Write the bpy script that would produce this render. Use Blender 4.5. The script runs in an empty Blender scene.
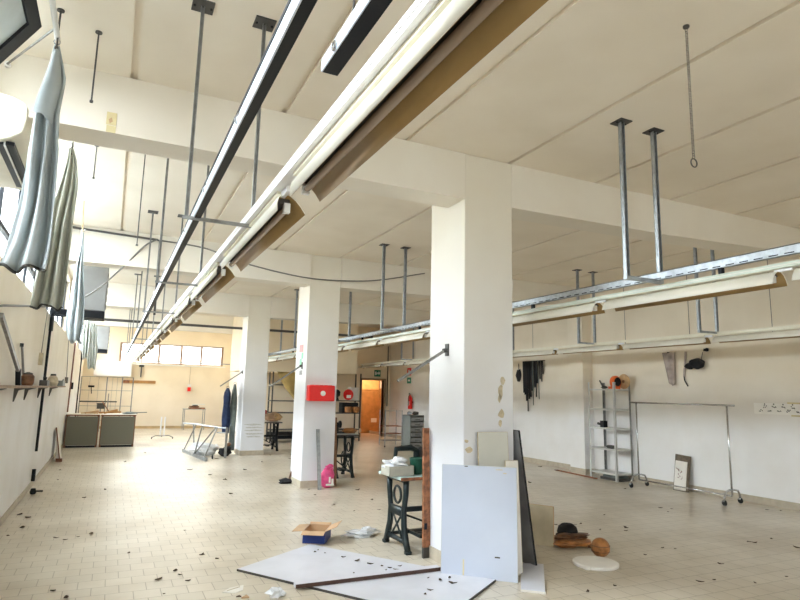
import bpy, bmesh, math, random
from mathutils import Vector, Matrix
random.seed(7)
S = bpy.context.scene
COL = S.collection
PI = math.pi

# ------------------------------------------------------------------ materials
MATS = {}
def mat(name, col, rough=.6, metal=0., var=.08, scale=6., bump=0., col2=None, spec=.4, detail=4., coat=0.):
    if name in MATS: return MATS[name]
    m = bpy.data.materials.new(name); m.use_nodes = True
    nt = m.node_tree; N = nt.nodes; L = nt.links
    b = N['Principled BSDF']
    b.inputs['Roughness'].default_value = rough
    b.inputs['Metallic'].default_value = metal
    b.inputs['Specular IOR Level'].default_value = spec
    b.inputs['Coat Weight'].default_value = coat
    tc = N.new('ShaderNodeTexCoord'); nz = N.new('ShaderNodeTexNoise')
    nz.inputs['Scale'].default_value = scale; nz.inputs['Detail'].default_value = detail
    L.new(tc.outputs['Object'], nz.inputs['Vector'])
    r = N.new('ShaderNodeValToRGB')
    c2 = col2 if col2 else tuple(c*(1-var*2) for c in col)
    r.color_ramp.elements[0].position = .35; r.color_ramp.elements[1].position = .62
    r.color_ramp.elements[0].color = (*c2, 1); r.color_ramp.elements[1].color = (*col, 1)
    L.new(nz.outputs['Fac'], r.inputs['Fac']); L.new(r.outputs['Color'], b.inputs['Base Color'])
    if bump:
        bp = N.new('ShaderNodeBump'); bp.inputs['Strength'].default_value = bump; bp.inputs['Distance'].default_value = .01
        L.new(nz.outputs['Fac'], bp.inputs['Height']); L.new(bp.outputs['Normal'], b.inputs['Normal'])
    MATS[name] = m
    return m

def wall_mat(name, upper, lower, z0, z1, dirt=.5):
    """two-tone plaster with scuffs; soft height blend paints in cool daylight below"""
    m = bpy.data.materials.new(name); m.use_nodes = True
    nt = m.node_tree; N = nt.nodes; L = nt.links; b = N['Principled BSDF']
    b.inputs['Roughness'].default_value = .75; b.inputs['Specular IOR Level'].default_value = .25
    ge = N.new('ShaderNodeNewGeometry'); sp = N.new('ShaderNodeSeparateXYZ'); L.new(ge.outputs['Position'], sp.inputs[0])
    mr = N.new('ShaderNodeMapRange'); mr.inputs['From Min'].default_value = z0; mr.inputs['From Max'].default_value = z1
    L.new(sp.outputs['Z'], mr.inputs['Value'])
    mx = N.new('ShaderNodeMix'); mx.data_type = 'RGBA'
    mx.inputs[6].default_value = (*lower, 1); mx.inputs[7].default_value = (*upper, 1); L.new(mr.outputs[0], mx.inputs[0])  # cool-to-warm blend puts the mix of daylight into the paint colour
    n = N.new('ShaderNodeTexNoise'); n.inputs['Scale'].default_value = 1.3; n.inputs['Detail'].default_value = 6; L.new(ge.outputs['Position'], n.inputs['Vector'])
    r = N.new('ShaderNodeValToRGB'); r.color_ramp.elements[0].position = .3; r.color_ramp.elements[1].position = .6
    v = 1-.14*dirt; r.color_ramp.elements[0].color = (v, v*.985, v*.96, 1); r.color_ramp.elements[1].color = (1, 1, 1, 1)
    L.new(n.outputs['Fac'], r.inputs['Fac'])
    mm = N.new('ShaderNodeMix'); mm.data_type = 'RGBA'; mm.blend_type = 'MULTIPLY'; mm.inputs[0].default_value = 1
    L.new(mx.outputs[2], mm.inputs[6]); L.new(r.outputs['Color'], mm.inputs[7]); L.new(mm.outputs[2], b.inputs['Base Color'])
    n2 = N.new('ShaderNodeTexNoise'); n2.inputs['Scale'].default_value = 60; L.new(ge.outputs['Position'], n2.inputs['Vector'])
    bp = N.new('ShaderNodeBump'); bp.inputs['Strength'].default_value = .06; bp.inputs['Distance'].default_value = .004
    L.new(n2.outputs['Fac'], bp.inputs['Height']); L.new(bp.outputs['Normal'], b.inputs['Normal'])
    return m

def floor_mat():
    m = bpy.data.materials.new('klinker_floor'); m.use_nodes = True
    nt = m.node_tree; N = nt.nodes; L = nt.links; b = N['Principled BSDF']
    ge = N.new('ShaderNodeNewGeometry')
    br = N.new('ShaderNodeTexBrick'); L.new(ge.outputs['Position'], br.inputs['Vector'])
    br.inputs['Scale'].default_value = 1; br.inputs['Brick Width'].default_value = .2; br.inputs['Row Height'].default_value = .2
    br.inputs['Mortar Size'].default_value = .0035; br.inputs['Mortar Smooth'].default_value = .2; br.offset = .5
    br.inputs['Color1'].default_value = (.67, .61, .515, 1); br.inputs['Color2'].default_value = (.615, .56, .47, 1)
    br.inputs['Mortar'].default_value = (.36, .305, .235, 1); br.inputs['Bias'].default_value = -.2
    n = N.new('ShaderNodeTexNoise'); n.inputs['Scale'].default_value = .55; n.inputs['Detail'].default_value = 7; n.inputs['Roughness'].default_value = .6
    L.new(ge.outputs['Position'], n.inputs['Vector'])
    r = N.new('ShaderNodeValToRGB'); r.color_ramp.elements[0].position = .36; r.color_ramp.elements[1].position = .6
    r.color_ramp.elements[0].color = (.76, .72, .66, 1); r.color_ramp.elements[1].color = (1, 1, 1, 1)
    L.new(n.outputs['Fac'], r.inputs['Fac'])
    mm = N.new('ShaderNodeMix'); mm.data_type = 'RGBA'; mm.blend_type = 'MULTIPLY'; mm.inputs[0].default_value = 1
    L.new(br.outputs['Color'], mm.inputs[6]); L.new(r.outputs['Color'], mm.inputs[7]); L.new(mm.outputs[2], b.inputs['Base Color'])
    rr = N.new('ShaderNodeMapRange'); rr.inputs['To Min'].default_value = .40; rr.inputs['To Max'].default_value = .26
    L.new(n.outputs['Fac'], rr.inputs['Value']); L.new(rr.outputs[0], b.inputs['Roughness'])
    b.inputs['Specular IOR Level'].default_value = .65
    bp = N.new('ShaderNodeBump'); bp.inputs['Strength'].default_value = .3; bp.inputs['Distance'].default_value = .002; bp.invert = True
    L.new(br.outputs['Fac'], bp.inputs['Height']); L.new(bp.outputs['Normal'], b.inputs['Normal'])
    return m

def glass_mat():
    m = bpy.data.materials.new('window_glass'); m.use_nodes = True
    nt = m.node_tree; N = nt.nodes; L = nt.links; N.remove(N['Principled BSDF'])
    t = N.new('ShaderNodeBsdfTransparent'); g = N.new('ShaderNodeBsdfGlossy'); g.inputs['Roughness'].default_value = .08
    t.inputs['Color'].default_value = (.93, .95, .95, 1)
    d = N.new('ShaderNodeBsdfTranslucent'); d.inputs['Color'].default_value = (.8, .85, .85, 1)
    n = N.new('ShaderNodeTexNoise'); n.inputs['Scale'].default_value = 3
    mr = N.new('ShaderNodeMapRange'); mr.inputs['To Min'].default_value = .03; mr.inputs['To Max'].default_value = .12
    L.new(n.outputs['Fac'], mr.inputs['Value'])
    m1 = N.new('ShaderNodeMixShader'); L.new(mr.outputs[0], m1.inputs[0]); L.new(t.outputs[0], m1.inputs[1]); L.new(g.outputs[0], m1.inputs[2])
    m2 = N.new('ShaderNodeMixShader'); m2.inputs[0].default_value = .25; L.new(m1.outputs[0], m2.inputs[1]); L.new(d.outputs[0], m2.inputs[2])
    L.new(m2.outputs[0], N['Material Output'].inputs['Surface'])
    return m

CREAM = (.80, .74, .62); CREAM_U = (.78, .70, .565)
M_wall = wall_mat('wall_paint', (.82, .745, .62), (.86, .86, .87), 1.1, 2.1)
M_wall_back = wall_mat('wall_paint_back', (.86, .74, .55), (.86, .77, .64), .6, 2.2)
M_pillar = wall_mat('pillar_paint', (.77, .72, .62), (.72, .735, .79), 1.2, 3.3, .3)  # bluish foot and cream top imitate daylight on the shafts
M_ceil = wall_mat('ceiling_paint', (.82, .75, .64), (.82, .75, .64), 0, 1, .5)
M_beam = wall_mat('beam_paint', (.80, .75, .66), (.80, .75, .66), 0, 1, .4)
M_floor = floor_mat()
M_glass = glass_mat()
M_galv = mat('galvanised_steel', (.44, .47, .50), .42, .75, .12, 20)
M_galvd = mat('dull_galvanised_steel', (.33, .33, .32), .5, .7, .12, 20)
M_black = mat('black_painted_metal', (.012, .014, .018), .5, 0, spec=.2)
M_cast = mat('green_black_cast_iron', (.022, .032, .034), .35, .3)
M_dark = mat('dark_steel', (.09, .085, .08), .5, .5)
M_white = mat('white_enamel', (.86, .87, .90), .35, 0, .02)
M_cream = mat('cream_enamel', (.84, .80, .66), .4, 0, .03)
M_refl = mat('white_reflector_enamel', (.82, .79, .70), .35, 0, .02)
M_liner = mat('aged_gold_liner', (.36, .235, .095), .35, .3, .05)
M_tube = mat('fluorescent_glass', (.34, .26, .20), .2, 0, .02)
M_plasticw = mat('white_plastic', (.85, .85, .83), .35, 0, .03)
M_green_tr = mat('pale_green_enamel', (.62, .68, .60), .4, 0, .04)
M_lam = mat('white_laminate', (.55, .60, .72), .25, 0, .03, 2)
M_lam2 = mat('grey_laminate', (.56, .58, .58), .3, 0, .05, 2)
M_lamfloor = mat('dusty_white_laminate', (.68, .69, .76), .3, 0, .05, 3)
M_edge = mat('chipboard_edge', (.27, .14, .08), .7, 0, .2, 60)
M_beige = mat('beige_board', (.56, .48, .34), .6, 0, .08)
M_wood = mat('old_red_wood', (.36, .14, .06), .6, 0, .3, 18)
M_woodl = mat('light_wood', (.62, .40, .20), .55, 0, .15, 10)
M_orange = mat('orange_varnished_wood', (.50, .26, .09), .4, 0, .12, 5)
M_desk = mat('desk_brown_edge', (.20, .075, .035), .5, 0, .1)
M_deskp = mat('olive_grey_panel', (.17, .165, .125), .5, 0, .02, 1)
M_card = mat('cardboard', (.56, .37, .22), .8, 0, .08)
M_blue = mat('blue_print', (.012, .035, .20), .5, 0, .06)
M_red = mat('red_enamel', (.75, .015, .012), .35, 0, .05)
M_pink = mat('pink_plastic', (.85, .10, .30), .35, 0, .15, 12)
M_film = mat('clear_plastic_film', (.80, .82, .86), .2, 0, .06, 20)
M_cloth = mat('pale_blue_grey_cloth', (.50, .545, .56), .85, 0, .10, 3)
M_clothg = mat('grey_green_cloth', (.50, .51, .45), .85, 0, .10, 3)
M_clothw = mat('pale_cloth', (.62, .64, .60), .85, 0, .08, 3)
M_hem = mat('dark_hem', (.08, .08, .075), .9)
M_yellow = mat('ochre_cloth', (.50, .36, .13), .85, 0, .12, 4)
M_navy = mat('navy_cloth', (.02, .035, .09), .9, 0, .2, 10)
M_greyc = mat('grey_cloth', (.17, .20, .19), .9, 0, .15, 8)
M_pinkc = mat('dusty_beige_cloth', (.48, .40, .36), .9, 0, .15, 8)
M_blackf = mat('black_cloth', (.012, .012, .014), .8, 0, .1)
M_heat = mat('grey_sheet_metal', (.33, .335, .34), .45, .15, .04)
M_skirt = mat('skirting_tile', (.50, .44, .35), .5, 0, .08, 10)
M_orangep = mat('orange_plastic', (.85, .16, .03), .35)
M_rubber = mat('black_rubber', (.012, .012, .012), .6)
M_chrome = mat('chrome', (.55, .56, .58), .22, .95, .05)
M_leaf = mat('dry_leaf', (.10, .06, .035), .85, 0, .3, 30)
M_paper = mat('paper', (.82, .79, .74), .8, 0, .03)
M_yellowp = mat('yellowed_paper', (.72, .62, .36), .8, 0, .1)
M_ink = mat('black_ink', (.02, .02, .02), .7)
M_brownink = mat('brown_ink', (.22, .06, .05), .7)
M_greenS = mat('green_sign', (.0, .20, .10), .4)
M_turq = mat('pale_turquoise_laminate', (.55, .70, .68), .35, 0, .05)
M_green = mat('dark_green_plastic', (.01, .09, .055), .35)
M_brownl = mat('brown_leather', (.20, .085, .035), .5, 0, .3, 14)
M_tan = mat('tan_leather', (.45, .19, .06), .4, 0, .25, 14)
M_peel = mat('bare_plaster', (.62, .53, .38), .9, 0, .12, 20)
M_cable = mat('grey_cable', (.20, .19, .17), .6)
M_scuff = mat('grey_scuff', (.60, .60, .60), .8, 0, .15, 30)
M_copper = mat('cabinet_grey_green', (.23, .25, .24), .45, .2, .06)

def slot_mat():
    m = M_galv.copy(); m.name = 'slotted_galvanised_steel'; nt = m.node_tree; N = nt.nodes; L = nt.links; b = N['Principled BSDF']
    tc = N.new('ShaderNodeTexCoord'); sp = N.new('ShaderNodeSeparateXYZ'); L.new(tc.outputs['Object'], sp.inputs[0])
    def ma(op, a, v):
        n = N.new('ShaderNodeMath'); n.operation = op; L.new(a, n.inputs[0])
        if isinstance(v, float): n.inputs[1].default_value = v
        else: L.new(v, n.inputs[1])
        return n.outputs[0]
    fy = ma('FRACT', ma('MULTIPLY', sp.outputs['Y'], 9.1), 0.0); s1 = ma('LESS_THAN', fy, .62)
    s2 = ma('MULTIPLY', ma('GREATER_THAN', sp.outputs['Z'], .006), ma('LESS_THAN', sp.outputs['Z'], .015)); s = ma('MULTIPLY', s1, s2)
    mx = N.new('ShaderNodeMix'); mx.data_type = 'RGBA'; L.new(s, mx.inputs[0])
    src = b.inputs['Base Color'].links[0].from_socket; L.new(src, mx.inputs[6]); mx.inputs[7].default_value = (.01, .01, .01, 1)
    L.new(mx.outputs[2], b.inputs['Base Color']); return m
# ------------------------------------------------------------------ geometry helpers
class MB:
    def __init__(s): s.bm = bmesh.new()
    def box(s, a, b, rz=0, piv=None):
        a = Vector(a); b = Vector(b); c = (a+b)/2
        vs = []
        for x in (a.x, b.x):
            for y in (a.y, b.y):
                for z in (a.z, b.z):
                    v = Vector((x, y, z))
                    if rz:
                        p = Vector(piv) if piv else c
                        v = Matrix.Rotation(rz, 3, 'Z') @ (v-p) + p
                    vs.append(s.bm.verts.new(v))
        for f in ((0,1,3,2),(4,6,7,5),(0,4,5,1),(2,3,7,6),(0,2,6,4),(1,5,7,3)):
            s.bm.faces.new([vs[i] for i in f])
        return s
    def hexa(s, p):     # eight points: bottom 4 (ccw), top 4
        vs = [s.bm.verts.new(q) for q in p]
        for f in ((3,2,1,0),(4,5,6,7),(0,1,5,4),(1,2,6,5),(2,3,7,6),(3,0,4,7)):
            s.bm.faces.new([vs[i] for i in f])
        return s
    def bar(s, a, b, w, h=None, up=(0,0,1)):     # rectangular bar between points
        h = h or w; a = Vector(a); b = Vector(b); d = (b-a).normalized()
        u = Vector(up)
        if abs(d.dot(u)) > .95: u = Vector((0,1,0))
        r = d.cross(u).normalized(); u = r.cross(d).normalized()
        P = []
        for q in (a, b):
            for i, j in ((-1,-1),(1,-1),(1,1),(-1,1)):
                P.append(q + r*(w/2*i) + u*(h/2*j))
        vs = [s.bm.verts.new(q) for q in P]
        for f in ((0,1,2,3),(7,6,5,4),(0,4,5,1),(1,5,6,2),(2,6,7,3),(3,7,4,0)):
            s.bm.faces.new([vs[i] for i in f])
        return s
    def tube(s, pts, r, n=8, cap=True):
        pts = [Vector(p) for p in pts]; rs = r if isinstance(r, (list, tuple)) else [r]*len(pts)
        rings = []; pu = None
        for i, p in enumerate(pts):
            d = (pts[min(i+1, len(pts)-1)]-pts[max(i-1, 0)]).normalized()
            if pu is None:
                u = Vector((0,0,1)) if abs(d.z) < .9 else Vector((1,0,0))
            else: u = pu
            rr = d.cross(u).normalized(); u = rr.cross(d).normalized(); pu = u
            rings.append([s.bm.verts.new(p + (rr*math.cos(2*PI*k/n)+u*math.sin(2*PI*k/n))*rs[i]) for k in range(n)])
        for i in range(len(rings)-1):
            for k in range(n):
                s.bm.faces.new((rings[i][k], rings[i][(k+1)%n], rings[i+1][(k+1)%n], rings[i+1][k]))
        if cap:
            s.bm.faces.new(rings[0][::-1]); s.bm.faces.new(rings[-1])
        return s
    def prism(s, poly, axis, a, b):   # 2D polygon extruded along axis between a and b
        def P(u, v, t):
            return {'x': (t,u,v), 'y': (u,t,v), 'z': (u,v,t)}[axis]
        A = [s.bm.verts.new(P(u,v,a)) for u,v in poly]; B = [s.bm.verts.new(P(u,v,b)) for u,v in poly]
        n = len(poly)
        s.bm.faces.new(A[::-1]); s.bm.faces.new(B)
        for i in range(n): s.bm.faces.new((A[i], A[(i+1)%n], B[(i+1)%n], B[i]))
        return s
    def lathe(s, prof, c=(0,0,0), n=20, axis='z'):
        rings = []
        for r, h in prof:
            ring = []
            for k in range(n):
                a = 2*PI*k/n; x, y, z = r*math.cos(a), r*math.sin(a), h
                if axis == 'x': x, y, z = z, x, y
                if axis == 'y': x, y, z = x, z, y
                ring.append(s.bm.verts.new((c[0]+x, c[1]+y, c[2]+z)))
            rings.append(ring)
        for i in range(len(rings)-1):
            for k in range(n): s.bm.faces.new((rings[i][k], rings[i][(k+1)%n], rings[i+1][(k+1)%n], rings[i+1][k]))
        s.bm.faces.new(rings[0][::-1]); s.bm.faces.new(rings[-1])
        return s
    def torus(s, c, R, r, n=16, m=6, rot=None):
        rings = []
        for i in range(n):
            a = 2*PI*i/n; ring = []
            for j in range(m):
                b = 2*PI*j/m
                v = Vector(((R+r*math.cos(b))*math.cos(a), (R+r*math.cos(b))*math.sin(a), r*math.sin(b)))
                if rot: v = rot @ v
                ring.append(s.bm.verts.new(v+Vector(c)))
            rings.append(ring)
        for i in range(n):
            for j in range(m):
                s.bm.faces.new((rings[i][j], rings[(i+1)%n][j], rings[(i+1)%n][(j+1)%m], rings[i][(j+1)%m]))
        return s
    def sheet(s, rows):   # rows: list of lists of points, same length
        g = [[s.bm.verts.new(p) for p in r] for r in rows]
        for i in range(len(g)-1):
            for j in range(len(g[0])-1): s.bm.faces.new((g[i][j], g[i][j+1], g[i+1][j+1], g[i+1][j]))
        return s
    def blob(s, c, r, seed=0, amp=.25, sub=2):
        rnd = random.Random(seed)
        t = bmesh.new(); bmesh.ops.create_icosphere(t, subdivisions=sub, radius=1)
        ph = [rnd.uniform(0, 6) for _ in range(6)]
        mp = {}
        for v in t.verts:
            n = v.co.normalized()
            k = 1+amp*(math.sin(3*n.x+ph[0])*math.sin(4*n.y+ph[1])+.6*math.sin(7*n.z+ph[2]+3*n.x)+rnd.uniform(-.35, .35))
            mp[v.index] = s.bm.verts.new((c[0]+n.x*r[0]*k, c[1]+n.y*r[1]*k, max(c[2]-r[2]*.98, c[2]+n.z*r[2]*k)))
        for f in t.faces: s.bm.faces.new([mp[v.index] for v in f.verts])
        t.free(); return s
    def build(s, name, m, parent=None, smooth=False, bevel=0, solid=0, sub=0, loc=None):
        bmesh.ops.recalc_face_normals(s.bm, faces=s.bm.faces)
        me = bpy.data.meshes.new(name)
        if parent is not None and loc is None:
            pass
        s.bm.to_mesh(me); s.bm.free()
        me.materials.append(m)
        if smooth:
            for p in me.polygons: p.use_smooth = True
        o = bpy.data.objects.new(name, me); COL.objects.link(o)
        if parent is not None: o.parent = parent
        if loc is not None: o.location = loc
        if solid:
            md = o.modifiers.new('solid', 'SOLIDIFY'); md.thickness = solid; md.offset = 0
        if bevel:
            md = o.modifiers.new('bevel', 'BEVEL'); md.width = bevel; md.segments = 2; md.limit_method = 'ANGLE'
        if sub:
            md = o.modifiers.new('sub', 'SUBSURF'); md.levels = sub; md.render_levels = sub
        return o

def thing(name, label, cat, loc=(0,0,0), rz=0, group=None):
    o = bpy.data.objects.new(name, None); COL.objects.link(o)
    o.empty_display_size = .1
    o.location = loc; o.rotation_euler = (0, 0, rz)
    o['label'] = label; o['category'] = cat
    if group: o['group'] = group
    return o
def tag(o, label, cat, group=None, kind=None):
    o['label'] = label; o['category'] = cat
    if group: o['group'] = group
    if kind: o['kind'] = kind
    return o
def struct(name, mb, m, label=None, **k):
    o = mb.build(name, m, **k); o['kind'] = 'structure'
    if label: o['label'] = label; o['category'] = name.split('_')[0]
    return o
def box(a, b): return MB().box(a, b)
def dup(root, loc, label=None, group=None):
    r = root.copy(); COL.objects.link(r); r.location = loc
    if label: r['label'] = label
    if group: r['group'] = group
    for ch in list(root.children):
        c = ch.copy(); COL.objects.link(c); c.parent = r
        for g in list(ch.children):
            d = g.copy(); COL.objects.link(d); d.parent = c
    return r
ORD = ['nearest', 'second', 'third', 'fourth', 'fifth', 'sixth', 'seventh', 'eighth', 'ninth', 'tenth', 'eleventh', 'twelfth', 'thirteenth', 'fourteenth', 'fifteenth']

# ------------------------------------------------------------------ the room
YD = 20.2; ZC = 3.97; XL = -1.0; XR = 9.34; YB = 25.6; YF = -4.0
BEAM_Y = [-.25, 4.79, 9.85, 15.05]
struct('floor', box((XL-.3, YF-.3, -.1), (XR+1.8, YB+.3, 0)), M_floor, 'beige running bond tiled floor scattered with leaves')
# ceiling: precast slabs with recessed strips between them
mb = MB(); x = -.02-1.185
while x < XR+.3:
    mb.box((max(x, XL-.3), YF-.3, ZC), (min(x+1.135, XR+.3), YB+.3, ZC+.12)); x += 1.185
mb.box((XL-.3, YF-.3, ZC+.028), (XR+.3, YB+.3, ZC+.14))
struct('ceiling', mb, M_ceil, 'cream ceiling of long slabs with recessed joints')
# left wall with a strip of high windows
WZ0, WZ1 = 2.75, 3.85
bays = [(-3.6, -.5), (.35, 4.55), (5.45, 9.6), (10.5, 14.8), (15.7, 19.9), (20.8, 25.0)]
mb = MB(); mb.box((XL-.25, YF-.3, 0), (XL, YB+.3, WZ0)); mb.box((XL-.25, YF-.3, WZ1), (XL, YB+.3, ZC))
ys = [YF-.3]+[v for b in bays for v in b]+[YB+.3]
for i in range(0, len(ys), 2): mb.box((XL-.25, ys[i], WZ0), (XL, ys[i+1], WZ1))
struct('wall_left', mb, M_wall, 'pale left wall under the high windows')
# right wall with pilasters and joints in its upper part
mb = MB(); mb.box((XR, YF-.3, 0), (XR+.25, YD+.2, ZC))
for y in (4.75, 9.8, 15.0): mb.box((XR-.26, y, 0), (XR, y+.45, ZC))
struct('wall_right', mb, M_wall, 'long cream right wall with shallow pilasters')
for i, y in enumerate((2.9, 4.4, 5.84, 7.34, 8.84, 11.8, 13.3, 16.7, 18.2)):
    struct('trim_%d' % (i+1), box((XR-.004, y-.005, 2.62), (XR-.001, y+.005, ZC)), M_cable)
# unseen rear wall behind the camera, its big windows added for front light
mb = MB(); W = [(-.4, 2.6), (3.6, 6.2), (6.8, 9.0)]
mb.box((XL, YF-.25, 0), (XR, YF, .9)); mb.box((XL, YF-.25, 3.3), (XR, YF, ZC))
xs = [XL]+[v for b in W for v in b]+[XR]
for i in range(0, len(xs), 2): mb.box((xs[i], YF-.25, .9), (xs[i+1], YF, 3.3))
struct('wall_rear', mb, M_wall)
# far wall
mb = MB(); BX0, BX1 = .2, 4.14
mb.box((XL, YB, 0), (4.45, YB+.25, 2.52)); mb.box((XL, YB, 3.32), (4.45, YB+.25, ZC))
mb.box((XL, YB, 2.52), (BX0, YB+.25, 3.32)); mb.box((BX1, YB, 2.52), (4.45, YB+.25, 3.32))
struct('wall_back', mb, M_wall_back, 'warm cream far wall below the high window')
# store room block on the right of the far end, with the door
DX0, DX1, DZ = 8.22, 9.10, 2.03; YD = 20.2
mb = MB(); mb.box((4.45, YD, 0), (DX0, YD+.2, ZC)); mb.box((DX1, YD, 0), (XR, YD+.2, ZC)); mb.box((DX0, YD, DZ), (DX1, YD+.2, ZC))
struct('wall_far_right', mb, M_wall_back, 'cream wall around the far doorway')
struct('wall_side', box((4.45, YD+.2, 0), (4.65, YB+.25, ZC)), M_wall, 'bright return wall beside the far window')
mb = MB(); mb.box((6.9, 22.9, 0), (11, 23, 2.6)); mb.box((6.8, YD+.2, 0), (6.9, 23, 2.6)); mb.box((6.8, YD+.2, 2.6), (11, 23, 2.7)); mb.box((11, YD+.2, 0), (11.1, 23, 2.7)); mb.box((XR, YD+.1, 0), (11.1, YD+.2, 2.7)); mb.box((6.8, YD, -.1), (11.1, 23, -.001))
struct('wall_vestibule', mb, mat('vestibule_paint', (.78, .42, .14), .7), 'orange toned room wall seen through the doorway')
mb = MB(); mb.box((3.5, 18.3, 2.17), (7.25, YD, ZC)); 
struct('trim_30', mb, M_wall_back, 'boxed cream bulkhead above the far shelving')
struct('trim_31', MB().box((XL, YD, 3.44), (4.45, YD+.3, ZC)), M_beam, 'fourth cross beam at the far end')
# beams
for i, y in enumerate(BEAM_Y):
    zb = (3.5, 3.5, 3.43, 3.43)[i]; w = .33
    mb = MB(); mb.box((XL, y, zb), (2.98, y+w, ZC))
    pts = [(3.545, zb), (5.8, zb+.025), (7.4, zb+.08), (8.4, zb+.14), (XR, zb+.22), (XR, ZC), (3.545, ZC)]
    if i == 0: mb.box((2.98, y, zb), (3.545, y+w, ZC))
    mb.prism(pts, 'y', y, y+w)
    struct('trim_%d' % (40+i), mb, M_beam, ('cross beam behind the viewer', 'nearest cream cross beam through the tall front pillar', 'second cross beam above the pillar with the red box', 'third cross beam above the far pillar')[i])
# pillars
PX0, PX1 = 2.98, 3.545
PIL = [(4.79, 5.47), (9.87, 10.53), (15.07, 15.75)]
for i, (y0, y1) in enumerate(PIL):
    t = thing('pillar', ('tall white square pillar nearest the camera with peeled spots', 'white square pillar carrying the red cabinet', 'white square pillar farthest back with grey scuffs low down')[i], 'pillar', (PX0, y0, 0), group='pillars')
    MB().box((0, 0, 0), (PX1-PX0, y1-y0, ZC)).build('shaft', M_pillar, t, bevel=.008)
    mb = MB(); w = PX1-PX0; d = y1-y0
    mb.box((-.012, -.012, 0), (w+.012, 0, .115)); mb.box((-.012, d, 0), (w+.012, d+.012, .115))
    mb.box((-.012, 0, 0), (0, d, .115)); mb.box((w, 0, 0), (w+.012, d, .115))
    MB_sk = mb.build('skirting', M_skirt, t)
    t['kind'] = 'structure'
def patch(pts, m, y, parent, name='peeled_patch', t=.003):
    MB().prism(pts, 'y', y-t, y).build(name, m, parent)
pA = [o for o in COL.objects if o.name == 'pillar'][0]
def jag(cx, cz, rx, rz_, n, seed):
    r = random.Random(seed); return [(cx+rx*math.cos(2*PI*k/n)*r.uniform(.6, 1.1), cz+rz_*math.sin(2*PI*k/n)*r.uniform(.6, 1.1)) for k in range(n)]
for c in ((.44, 1.74, .03, .05), (.415, 1.64, .03, .09), (.40, 1.57, .022, .05), (.42, 1.42, .04, .05), (.41, 1.33, .02, .04), (.06, 1.09, .05, .03), (.03, 1.17, .03, .02)):
    patch(jag(c[0], c[1], c[2], c[3], 9, int(c[1]*100)), M_peel, 0, pA)
pC = [o for o in COL.objects if o.name == 'pillar.002'][0]
for k, z in enumerate((.52, .60, .67, .74, .45)):
    patch(jag(.3, z, .24, .025, 12, k), M_scuff, 0, pC, 'scuff_mark')
# skirting boards
struct('baseboard_left', box((XL, YF, 0), (XL+.012, YB, .09)), M_skirt)
mb = MB(); mb.box((XR-.012, YF, 0), (XR, YB, .11))
for y in (4.75, 9.8, 15.0): mb.box((XR-.272, y-.012, 0), (XR, y+.462, .11))
struct('baseboard_right', mb, M_skirt)
struct('baseboard_back', box((XL, YB-.012, 0), (4.45, YB, .1)), mat('ochre_skirting', (.55, .40, .22), .5))
struct('baseboard_far', box((4.45, YD-.012, 0), (DX0-.08, YD, .1)), M_skirt)

# windows of the left wall: black frames, glass, mullions, a hopper sash on top
wn = 0
def window_frame(name, x, y0, y1, z0, z1, n, fw=.05, fm=None):
    global wn
    fm = fm or M_black
    mb = MB(); xa, xb = x-.03, x+.03
    mb.box((xa, y0, z0), (xb, y1, z0+fw)); mb.box((xa, y0, z1-fw), (xb, y1, z1))
    for k in range(n+1):
        yy = y0+(y1-y0)*k/n; yy = min(max(yy, y0+fw/2), y1-fw/2)
        mb.box((xa, yy-fw/2, z0), (xb, yy+fw/2, z1))
    mb.box((xa, y0, z0+.33), (xb, y1, z0+.33+fw))
    o = mb.build(name, fm); o['kind'] = 'structure'
    g = MB().box((x-.004, y0+.01, z0+.01), (x+.004, y1-.01, z1-.01)).build('glass', M_glass, o)
    return o
for i, (y0, y1) in enumerate(bays):
    n = 4
    if i == 1:   # one upper light is swung open here, so its glass is in the sash
        o = window_frame('window_2', XL-.1, y0, 2.72, WZ0, WZ1, 2)
        mb = MB(); mb.box((XL-.13, 2.72, WZ0), (XL-.07, y1, WZ0+.05)); mb.box((XL-.13, 2.72, WZ1-.05), (XL-.07, y1, WZ1))
        mb.box((XL-.13, 2.72, WZ0+.33), (XL-.07, y1, WZ0+.38)); mb.box((XL-.13, 4.06, WZ0), (XL-.07, 4.12, WZ1)); mb.box((XL-.13, y1-.05, WZ0), (XL-.07, y1, WZ1))
        q = mb.build('opening_frame', M_black, o)
        mb = MB(); mb.box((XL-.104, 2.74, WZ0+.02), (XL-.096, y1-.01, WZ0+.34)); mb.box((XL-.104, 4.08, WZ0+.36), (XL-.096, y1-.01, WZ1-.01))
        mb.build('lower_glass', M_glass, o)
        # the open sash: hinged low at the wall, its top swung into the room
        t = bpy.data.objects.new('open_sash', None); COL.objects.link(t); t.parent = o
        A = Vector((XL-.02, 0, 3.13)); B = Vector((-.60, 0, 3.815)); d = (B-A); nrm = Vector((d.z, 0, -d.x)).normalized()*.022
        def P(f, y, s): q = A+d*f+nrm*s; return (q.x, y, q.z)
        def sl(y0, y1, f0, f1, name, m, th=1):
            M = MB().hexa([P(f0, y0, -th), P(f0, y1, -th), P(f0, y1, th), P(f0, y0, th), P(f1, y0, -th), P(f1, y1, -th), P(f1, y1, th), P(f1, y0, th)])
            return M.build(name, m, o)
        sl(2.74, 4.04, 0, .13, 'sash_rail', M_black); sl(2.74, 4.04, .89, 1, 'sash_rail', M_black)
        sl(2.74, 2.84, .13, .89, 'sash_stile', M_black); sl(3.91, 4.04, .13, .89, 'sash_stile', M_black)
        sl(2.84, 3.91, .13, .89, 'sash_glass', mat('frosted_glass', (.62, .70, .72), .25, 0, .04), .2)
        bpy.data.objects.remove(t)
    else:
        o = window_frame('window_%d' % (i+1), XL-.1, y0, y1, WZ0, WZ1, n)
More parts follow.
